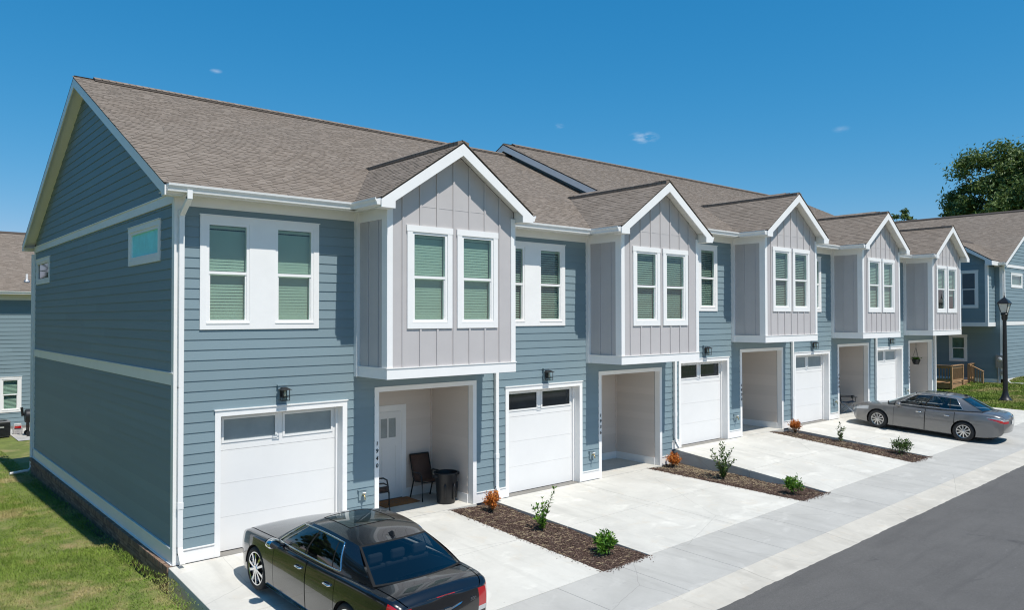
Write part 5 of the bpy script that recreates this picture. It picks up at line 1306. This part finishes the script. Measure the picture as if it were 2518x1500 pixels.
        # nose and tail caps
        for end, bulge in ((0, .10), (ns_-1, D['rb'])):
            e = P[end]; cols = np.concatenate([np.linspace(1, .30, 15), np.linspace(.25, 0, 5)]); Q = np.zeros((nt_, len(cols), 3))
            for q, c in enumerate(cols):
                Q[:, q, 0] = e[:, 0]*c; zl = (e[:, 2]-e[0, 2])/(e[-1, 2]-e[0, 2])
                Q[:, q, 1] = e[:, 1]+(bulge if end == 0 else -bulge)*(1-c*c)*(.55+.45*np.sin(np.clip(zl, 0, 1)*math.pi*.9+.2)); Q[:, q, 2] = e[:, 2]
            if end == 0: kf = lambda i, j: 'grille' if (1.0 < ts[i] < 7.2 and cols[j] < .62) else ('head' if 5.2 < ts[i] < 7.4 and .66 < cols[j] else 'body')
            else:
                def kf(i, j):
                    for q in D['rearlamps']:
                        if q[1] < ts[i] < q[2] and q[3] < cols[j] <= q[4]: return q[0]
                    return 'body'
            regions(root, Q, kf, {'body': paintm, 'grille': BLACKP, 'head': CLEARL, 'tail': REDL, 'tailc': CLEARL, 'chrome': CHROME}, {'body': 'bumper', 'grille': 'grille', 'head': 'headlight', 'tail': 'tail_light', 'tailc': 'tail_light', 'chrome': 'rear_trim'})
            if end: RQ = Q
        # wheels
        for c in (fw, rw):
            xo = sgn*(HW-.015); w_ = empty('wheel', (xo, -c, wz), 0, root); W2 = D['tw']; rr = D['rim']
            prof = [(rr-.005, -.01), (rr+.012, -.0), (wr-.05, .004), (wr-.014, -.012), (wr, -.04), (wr, -W2+.04), (wr-.02, -W2+.01), (rr, -W2), (rr-.01, -W2+.03)]
            part('tyre', MB().lathe([(r, sgn*x) for r, x in prof], 48, ax=0, cap=False), RUBBER, w_, smooth=True, ang=50)
            rimm = MB().lathe([(rr-.005, sgn*-.008), (rr-.022, sgn*-.012), (rr-.03, sgn*-.05), (rr-.06, sgn*-.16), (rr-.06, sgn*-W2+sgn*.02)], 40, ax=0, cap=False)
            part('rim', rimm, trim['rim'], w_, smooth=True, ang=50)
            part('brake', MB().lathe([(rr-.065, sgn*-.13), (.03, sgn*-.13), (.03, sgn*-.16), (rr-.065, sgn*-.16)], 30, ax=0), DARK if sc < .93 else BLACK, w_)
            sp = MB(); n = 10
            for k in range(n):
                a = 2*math.pi*(k+(.16 if (k % 2 and D['pair']) else 0))/n+.2; da0, da1 = (.015/(rr*.22), .022/rr) if not D['pair'] else (.016/(rr*.22), .026/rr)
                vs = []
                for (rad, da, xx) in ((rr*.22, da0, -.012), (rr-.02, da1, -.02), (rr*.22, da0, -.05), (rr-.02, da1, -.055)):
                    for s2 in (-1, 1): vs.append((sgn*(xx+.012*math.sin(rad/rr*3)), rad*math.cos(a+s2*da), rad*math.sin(a+s2*da)))
                sp.add(vs, [(0, 1, 3, 2), (4, 6, 7, 5), (0, 2, 6, 4), (1, 5, 7, 3), (2, 3, 7, 6), (0, 4, 5, 1)])
            sp.lathe([(.001, sgn*.006), (rr*.18, sgn*.002), (rr*.25, sgn*-.02), (rr*.25, sgn*-.06)], 20, ax=0)
            part('spokes', sp, trim['rim'], w_)
            # well
            wl = MB(); nn = 24; vs = []
            for k in range(nn+1):
                a = math.pi*k/nn
                for x in (HW*.62, HW-.02): vs.append((sgn*x, -c+ar*1.0*math.cos(a), wz+ar*1.0*math.sin(a)))
            wl.add(vs, [(2*k, 2*k+1, 2*k+3, 2*k+2) for k in range(nn)]); wl.add([(sgn*HW*.62, -c-ar, .16), (sgn*HW*.62, -c+ar, .16), (sgn*HW*.62, -c+ar, wz+ar), (sgn*HW*.62, -c-ar, wz+ar)], [(0, 1, 2, 3)])
            part('wheel_well', wl, GAP, root)
    # dark inner shell that shows in the gaps
    P = np.zeros((ns_, 2*nt_-1, 3)); cx = .975
    half = rows.copy(); P[:, :nt_, 0] = half[:, :, 0]*cx; P[:, :nt_, 2] = half[:, :, 1]; P[:, nt_-1:, 0] = -half[:, ::-1, 0]*cx; P[:, nt_-1:, 2] = half[:, ::-1, 1]; P[:, :, 1] = -S_[:, None]*.985-.03
    P[:, :, 2] = np.where(P[:, :, 2] > .6, P[:, :, 2]-.012, P[:, :, 2]+.01)
    ins = np.zeros(P.shape[:2], bool)
    for c in (fw, rw): ins |= (np.hypot(-P[:, :, 1]-c, P[:, :, 2]-wz) < ar+.06) & (np.abs(P[:, :, 0]) > HW*.6)
    regions(root, P, lambda i, j: None if ins[i, j] or ins[i+1, j] or ins[i, j+1] or ins[i+1, j+1] else 'in', {'in': GAP}, {'in': 'inner_shell'})
    part('floor_pan', MB().box(-HW*.8, HW*.8, -L+.3, -.3, .17, .22), GAP, root)
    # greenhouse -------------------------------------------------------
    bl, rl = np.array(D['beltline']), np.array(D['rail'])       # rows (s, half width, z)
    n = 97; tt = np.linspace(0, 1, n); vv = np.array([0, .05, .055, .5, .9, .93, 1.0]); vv = np.array(sorted(set(list(np.linspace(0, 1, 21))+[.07, .90])))
    tcut = [q for w_ in D['win'] for q in w_[:2]]
    tt = np.array(sorted(set(list(np.round(tt, 4))+tcut)))
    B_ = cr(bl, tt*(len(bl)-1)); Rr = cr(rl, tt*(len(rl)-1))
    for sgn in (-1, 1):
        Q = B_[:, None, :]*(1-vv)[None, :, None]+Rr[:, None, :]*vv[None, :, None]
        Q[:, :, 1] += .035*np.sin(vv*math.pi)[None, :]
        PP = np.stack([sgn*Q[:, :, 1], -Q[:, :, 0], Q[:, :, 2]], -1)
        def kq(i, j):
            tm = (tt[i]+tt[i+1])/2; vm = (vv[j]+vv[j+1])/2
            for (a, b, k) in D['win']:
                if a < tm < b and .07 < vm < .90: return k
            if D['win'][0][0] < tm < D['win'][-1][1] and .07 < vm < .90: return 'pil'
            return 'fr'
        regions(root, PP, kq, {'w0': CARGLASS, 'w1': CARGLASS, 'w2': CARGLASS, 'pil': GAP, 'fr': paintm}, {'w0': 'side_window', 'w1': 'side_window', 'w2': 'side_window', 'pil': 'pillar', 'fr': 'roof_frame'})
        if trim['dlo'] is not None:
            i0 = int(np.argmin(abs(tt-D['win'][0][0]))); i1 = int(np.argmin(abs(tt-D['win'][-1][1]))); j0 = int(np.argmin(abs(vv-.07))); j1 = int(np.argmin(abs(vv-.90)))
            off = np.array([sgn*.006, 0, 0])
            loop = [PP[i, j0]+off for i in range(i0, i1+1)]+[PP[i1, j]+off for j in range(j0+1, j1)]+[PP[i, j1]+off for i in range(i1, i0-1, -1)]+[PP[i0, j]+off for j in range(j1-1, j0, -1)]
            part('window_trim', MB().tube([tuple(q) for q in loop[::2]], trim['dlor'], 6, closed=True), trim['dlo'], root, smooth=True)
        # mirror
        ms, mz = D['mir']; mw = HW+.10
        m = MB().lathe([(.01, -.10), (.055, -.085), (.085, -.03), (.085, .05), (.07, .085)], 16, ax=1)
        o = part('mirror', m, trim['mirror'], root, (sgn*mw, -ms), 0, mz, smooth=True, ang=50); o.scale = (1.35, 1, .95)
        part('mirror_glass', MB().lathe([(.066, -.0), (.001, -.0)], 16, ax=1, c=(0, -.10+.0, 0)), CARGLASS, o); 
        o.rotation_euler = (0, 0, math.pi)
        part('mirror_arm', MB().tube([(sgn*(HW-.10), -ms-.02, mz-.06), (sgn*mw, -ms, mz-.03)], .028, 8), paintm, root)
        if trim['sill'] is not None:
            part('sill_trim', MB().tube([(sgn*(HW*.985), -s, D['sillz']) for s in np.linspace(fw+ar+.02, rw-ar-.02, 12)], .018, 6), trim['sill'], root)
    zbt = D['beltline'][2][2]; sa, sb = D['rail'][1][0]+.25, D['rail'][-1][0]-.05
    for (s_, xs_) in ((sa, (-.38, .38)), (sb, (-.40, 0, .40))):
        for x in xs_:
            part('seat', MB().add([(x-.22, -s_-.02, zbt-.25), (x+.22, -s_-.02, zbt-.25), (x+.22, -s_-.14, zbt-.25), (x-.22, -s_-.14, zbt-.25), (x-.19, -s_-.12, zbt+.10), (x+.19, -s_-.12, zbt+.10), (x+.19, -s_-.20, zbt+.10), (x-.19, -s_-.20, zbt+.10)],
                [(3,2,1,0),(4,5,6,7),(0,1,5,4),(1,2,6,5),(2,3,7,6),(3,0,4,7)]), trim['seat'], root, bevel=.03)
            part('headrest', MB().box(x-.12, x+.12, -s_-.22, -s_-.13, zbt+.13, zbt+.28), trim['seat'], root, bevel=.035)
    part('dashboard', MB().box(-.68, .68, -D['beltline'][0][0]-.62, -D['beltline'][0][0]-.12, zbt-.12, zbt-.03), DARK, root, bevel=.03)
    part('steering_wheel', MB().tube([(-.38+.18*math.cos(a), -sa+.42+.08*math.sin(a), zbt+.04+.16*math.sin(a)) for a in np.linspace(0, 6.283, 25)[:-1]], .014, 6, closed=True), BLACKP, root)
    fa, fb = cr(bl, [0])[0], cr(rl, [0])[0]; ra, rb_ = cr(bl, [len(bl)-1])[0], cr(rl, [len(rl)-1])[0]
    def patch(nm, e0, e1, c0, c1, mat, nu=24, nv=16, bul=0, keyf=None, mats=None, nms=None, z0=0, z1=0):
        """across the car between left/right edge curves; e0 lower edge point (s,hw,z), e1 upper; c0,c1 how far the middle is pushed (ds, dz)"""
        uu = np.linspace(-1, 1, nu+1); vv = np.linspace(0, 1, nv+1); Q = np.zeros((nv+1, nu+1, 3))
        for a, v in enumerate(vv):
            ed = np.array(e0)*(1-v)+np.array(e1)*v; ds = c0[0]*(1-v)+c1[0]*v; dz = c0[1]*(1-v)+c1[1]*v+bul*math.sin(v*math.pi)
            k = 1-uu**2; Q[a, :, 0] = uu*ed[1]; Q[a, :, 1] = -(ed[0]+ds*k); Q[a, :, 2] = ed[2]+dz*(k if bul == 0 else k)
        return regions(root, Q, keyf(uu, vv) if keyf else (lambda i, j: 'm'), mats or {'m': mat}, nms or {'m': nm})
    cw = D['crown']
    glk = lambda uu, vv: (lambda i, j: 'g' if .04 < (vv[i]+vv[i+1])/2 < .96 and abs(uu[j]+uu[j+1])/2 < .95 else 'b')
    patch('windshield', fa, fb, (-.22, .02), (-.10, cw*.6), CARGLASS, keyf=glk, mats={'g': CARGLASS, 'b': GAP}, nms={'g': 'windshield', 'b': 'windshield_seal'}, nu=40, nv=25)
    patch('rear_window', ra, rb_, (.16, .015), (.10, cw*.6), CARGLASS, keyf=glk, mats={'g': CARGLASS, 'b': trim['rws']}, nms={'g': 'rear_window', 'b': 'rear_window_seal'}, nu=40, nv=25)
    # roof skin between the rails
    tr = np.linspace(0, 1, 41); RL = cr(rl, tr*(len(rl)-1)); uu = np.linspace(-1, 1, 33); Q = np.zeros((41, 33, 3))
    for a in range(41):
        k = 1-uu**2; e = cw*(.6+.4*math.sin(tr[a]*math.pi)); Q[a, :, 0] = uu*RL[a, 1]; Q[a, :, 1] = -(RL[a, 0]+(-.10*(1-tr[a])+.10*tr[a])*k); Q[a, :, 2] = RL[a, 2]+e*(1-np.abs(uu)**2.4)
    sr = D['sunroof']
    regions(root, Q, lambda i, j: 'sr' if sr and sr[0] < (tr[i]+tr[i+1])/2 < sr[1] and abs(uu[j]+uu[j+1])/2 < sr[2] else 'roof', {'sr': CARGLASS, 'roof': paintm}, {'sr': 'sunroof', 'roof': 'roof'})
    if sr:
        ii = [int(np.argmin(abs(tr-sr[0]))), int(np.argmin(abs(tr-sr[1])))]; jj = [int(np.argmin(abs(uu+sr[2]))), int(np.argmin(abs(uu-sr[2])))]
        lp = [Q[ii[0], j] for j in range(jj[0], jj[1])]+[Q[i, jj[1]] for i in range(ii[0], ii[1])]+[Q[ii[1], j] for j in range(jj[1], jj[0], -1)]+[Q[i, jj[0]] for i in range(ii[1], ii[0], -1)]
        part('sunroof_seal', MB().tube([tuple(q+np.array([0, 0, .001])) for q in lp], .006, 5, closed=True), GAP, root)
    rz = Q[36, 16]; part('antenna', MB().add([(rz[0]-.025, rz[1]+.08, rz[2]-.01), (rz[0]+.025, rz[1]+.08, rz[2]-.01), (rz[0]+.02, rz[1]-.08, rz[2]-.01), (rz[0]-.02, rz[1]-.08, rz[2]-.01), (rz[0], rz[1]-.03, rz[2]+.06), (rz[0], rz[1]-.07, rz[2]+.055)],
        [(0, 1, 4), (1, 2, 5, 4), (2, 3, 5), (3, 0, 4, 5), (3, 2, 1, 0)]), BLACKP, root)
    return root, RQ, (S_, rows, ts)
CAR1 = dict(L=5.04, HW=.95, fw=.93, rw=3.98, wr=.37, ar=.405, tw=.25, rim=.288, rb=.06, pair=True,
  st=[(0, .66, .42, .66, .70), (.04, .74, .34, .74, .78), (.14, .83, .24, .83, .87), (.4, .905, .20, .90, .945), (.8, .94, .19, .935, .99), (1.3, .95, .19, .965, 1.02), (1.9, .95, .19, .99, 1.04), (2.6, .95, .19, 1.01, 1.05), (3.3, .95, .19, 1.03, 1.07), (3.9, .945, .19, 1.05, 1.09), (4.4, .93, .20, 1.055, 1.105), (4.75, .905, .24, 1.045, 1.10), (4.93, .87, .30, 1.02, 1.075), (5.0, .83, .36, .985, 1.035), (5.03, .79, .42, .955, 1.0), (5.04, .77, .45, .945, .985)],
  door1=[1.62, 2.72], door2=[2.735, 3.60], hood=[.22, 1.50], trunk=[4.42, 5.045], hs=(2.52, 3.42), hz=.86, mir=(1.82, 1.07), sillz=.235,
  lamps=[('tail', 4.86, 5.06, 3.6, 7.3, 0), ], rearlamps=[('tail', 3.6, 7.6, .80, 1.01), ('tailc', 2.9, 3.6, .80, 1.01)],
  beltline=[(1.42, .80, .99), (2.0, .875, 1.02), (2.8, .885, 1.04), (3.5, .87, 1.06), (4.42, .79, 1.085)], rail=[(2.22, .63, 1.45), (2.45, .655, 1.48), (2.9, .665, 1.50), (3.35, .65, 1.485), (3.72, .60, 1.44)],
  win=[(.07, .42, 'w0'), (.435, .72, 'w1'), (.73, .80, 'w2')], crown=.045, sunroof=(.18, .62, .62))
c1, RQ1, _c = make_car('car', 'glossy black sedan with chrome wheels parked before the first garage', (1.483, -.937, -.03-.937*.0-.012), -.031, .045, .904, CAR1, P_BLACK, dict(handle=CHROME, rim=CHROME, dlo=CHROME, dlor=.013, mirror=CHROME, sill=CHROME, rws=GAP, seat=SEATG))
# third brake light, winged badge and letters on the boot
yb = RQ1[:, :, 1].min()
part('brake_light', MB().box(-.16, .16, -5.075, -5.05, .955, .985), REDL, c1, bevel=.006)
m = MB()
for sx in (-1, 1): m.add([(sx*.03, -5.112, .80), (sx*.30, -5.085, .842), (sx*.24, -5.10, .812), (sx*.05, -5.112, .775), (sx*.03, -5.122, .80), (sx*.30, -5.092, .842), (sx*.24, -5.11, .812), (sx*.05, -5.122, .775)], [(0, 1, 2, 3), (7, 6, 5, 4), (0, 4, 5, 1), (1, 5, 6, 2), (2, 6, 7, 3), (3, 7, 4, 0)])
m.add([(-.055, -5.127, .815), (.055, -5.127, .815), (.04, -5.127, .77), (-.04, -5.127, .77), (-.055, -5.105, .815), (.055, -5.105, .815), (.04, -5.105, .77), (-.04, -5.105, .77)], [(0, 1, 2, 3), (0, 4, 5, 1), (1, 5, 6, 2), (2, 6, 7, 3), (3, 7, 4, 0)])
part('badge', m, CHROME, c1)
inst('lettering', text_mesh('300', .07, CHROME, .004), c1, None, mat=Matrix.Translation((.48, -5.095, .80)) @ Matrix.Rotation(R(90), 4, 'X'))
CAR2 = dict(L=4.85, HW=.91, fw=.96, rw=3.735, wr=.335, ar=.375, tw=.21, rim=.222, rb=.10, pair=False,
  st=[(0, .55, .36, .60, .63), (.05, .66, .28, .67, .70), (.18, .79, .20, .745, .78), (.45, .865, .18, .80, .845), (.8, .895, .17, .845, .91), (1.25, .905, .17, .885, .96), (1.8, .91, .17, .915, .985), (2.6, .91, .17, .935, 1.0), (3.3, .91, .17, .955, 1.02), (3.9, .905, .18, .985, 1.06), (4.3, .885, .20, 1.0, 1.085), (4.6, .845, .25, .985, 1.085), (4.75, .79, .30, .955, 1.06), (4.82, .73, .36, .92, 1.02), (4.85, .68, .42, .885, .97)],
  door1=[1.50, 2.52], door2=[2.535, 3.44], hood=[.30, 1.33], trunk=[4.22, 4.855], hs=(2.33, 3.22), hz=.80, mir=(1.68, .99), sillz=.22,
  lamps=[('head', .07, .62, 5.3, 6.2, 1.2), ('tailc', 4.40, 4.95, 6.05, 6.35, .55, .2), ('tail', 4.42, 4.95, 4.9, 6.05, 0, 1.9)], rearlamps=[('tailc', 6.0, 6.7, .55, 1.01), ('tail', 4.9, 6.0, .60, 1.01), ('chrome', 5.7, 6.1, -.1, .55)],
  beltline=[(1.28, .76, .95), (1.9, .83, .965), (2.6, .845, .98), (3.3, .83, 1.0), (4.22, .72, 1.06)], rail=[(2.15, .58, 1.40), (2.4, .61, 1.435), (2.85, .62, 1.455), (3.25, .60, 1.44), (3.55, .565, 1.405)],
  win=[(.09, .43, 'w0'), (.45, .74, 'w1'), (.75, .86, 'w2')], crown=.045, sunroof=(.25, .6, .6))
c2, RQ2, _c = make_car('car', 'grey metallic sedan parked on the fourth drive with its tail to the street', (23.864, -.725, .37-.043), -.064, .06, .965, CAR2, P_GREY, dict(handle=CHROME, rim=SILVER, dlo=CHROME, dlor=.008, mirror=P_GREY, sill=None, rws=GAP, seat=SEATG))
part('number_plate', MB().box(-.16, .16, -4.975, -4.962, .70, .84), CLEARL, c2); part('badge', MB().lathe([(.05, -4.945), (.05, -4.965)], 16, c=(0, 0, .94), ax=1), CHROME, c2)
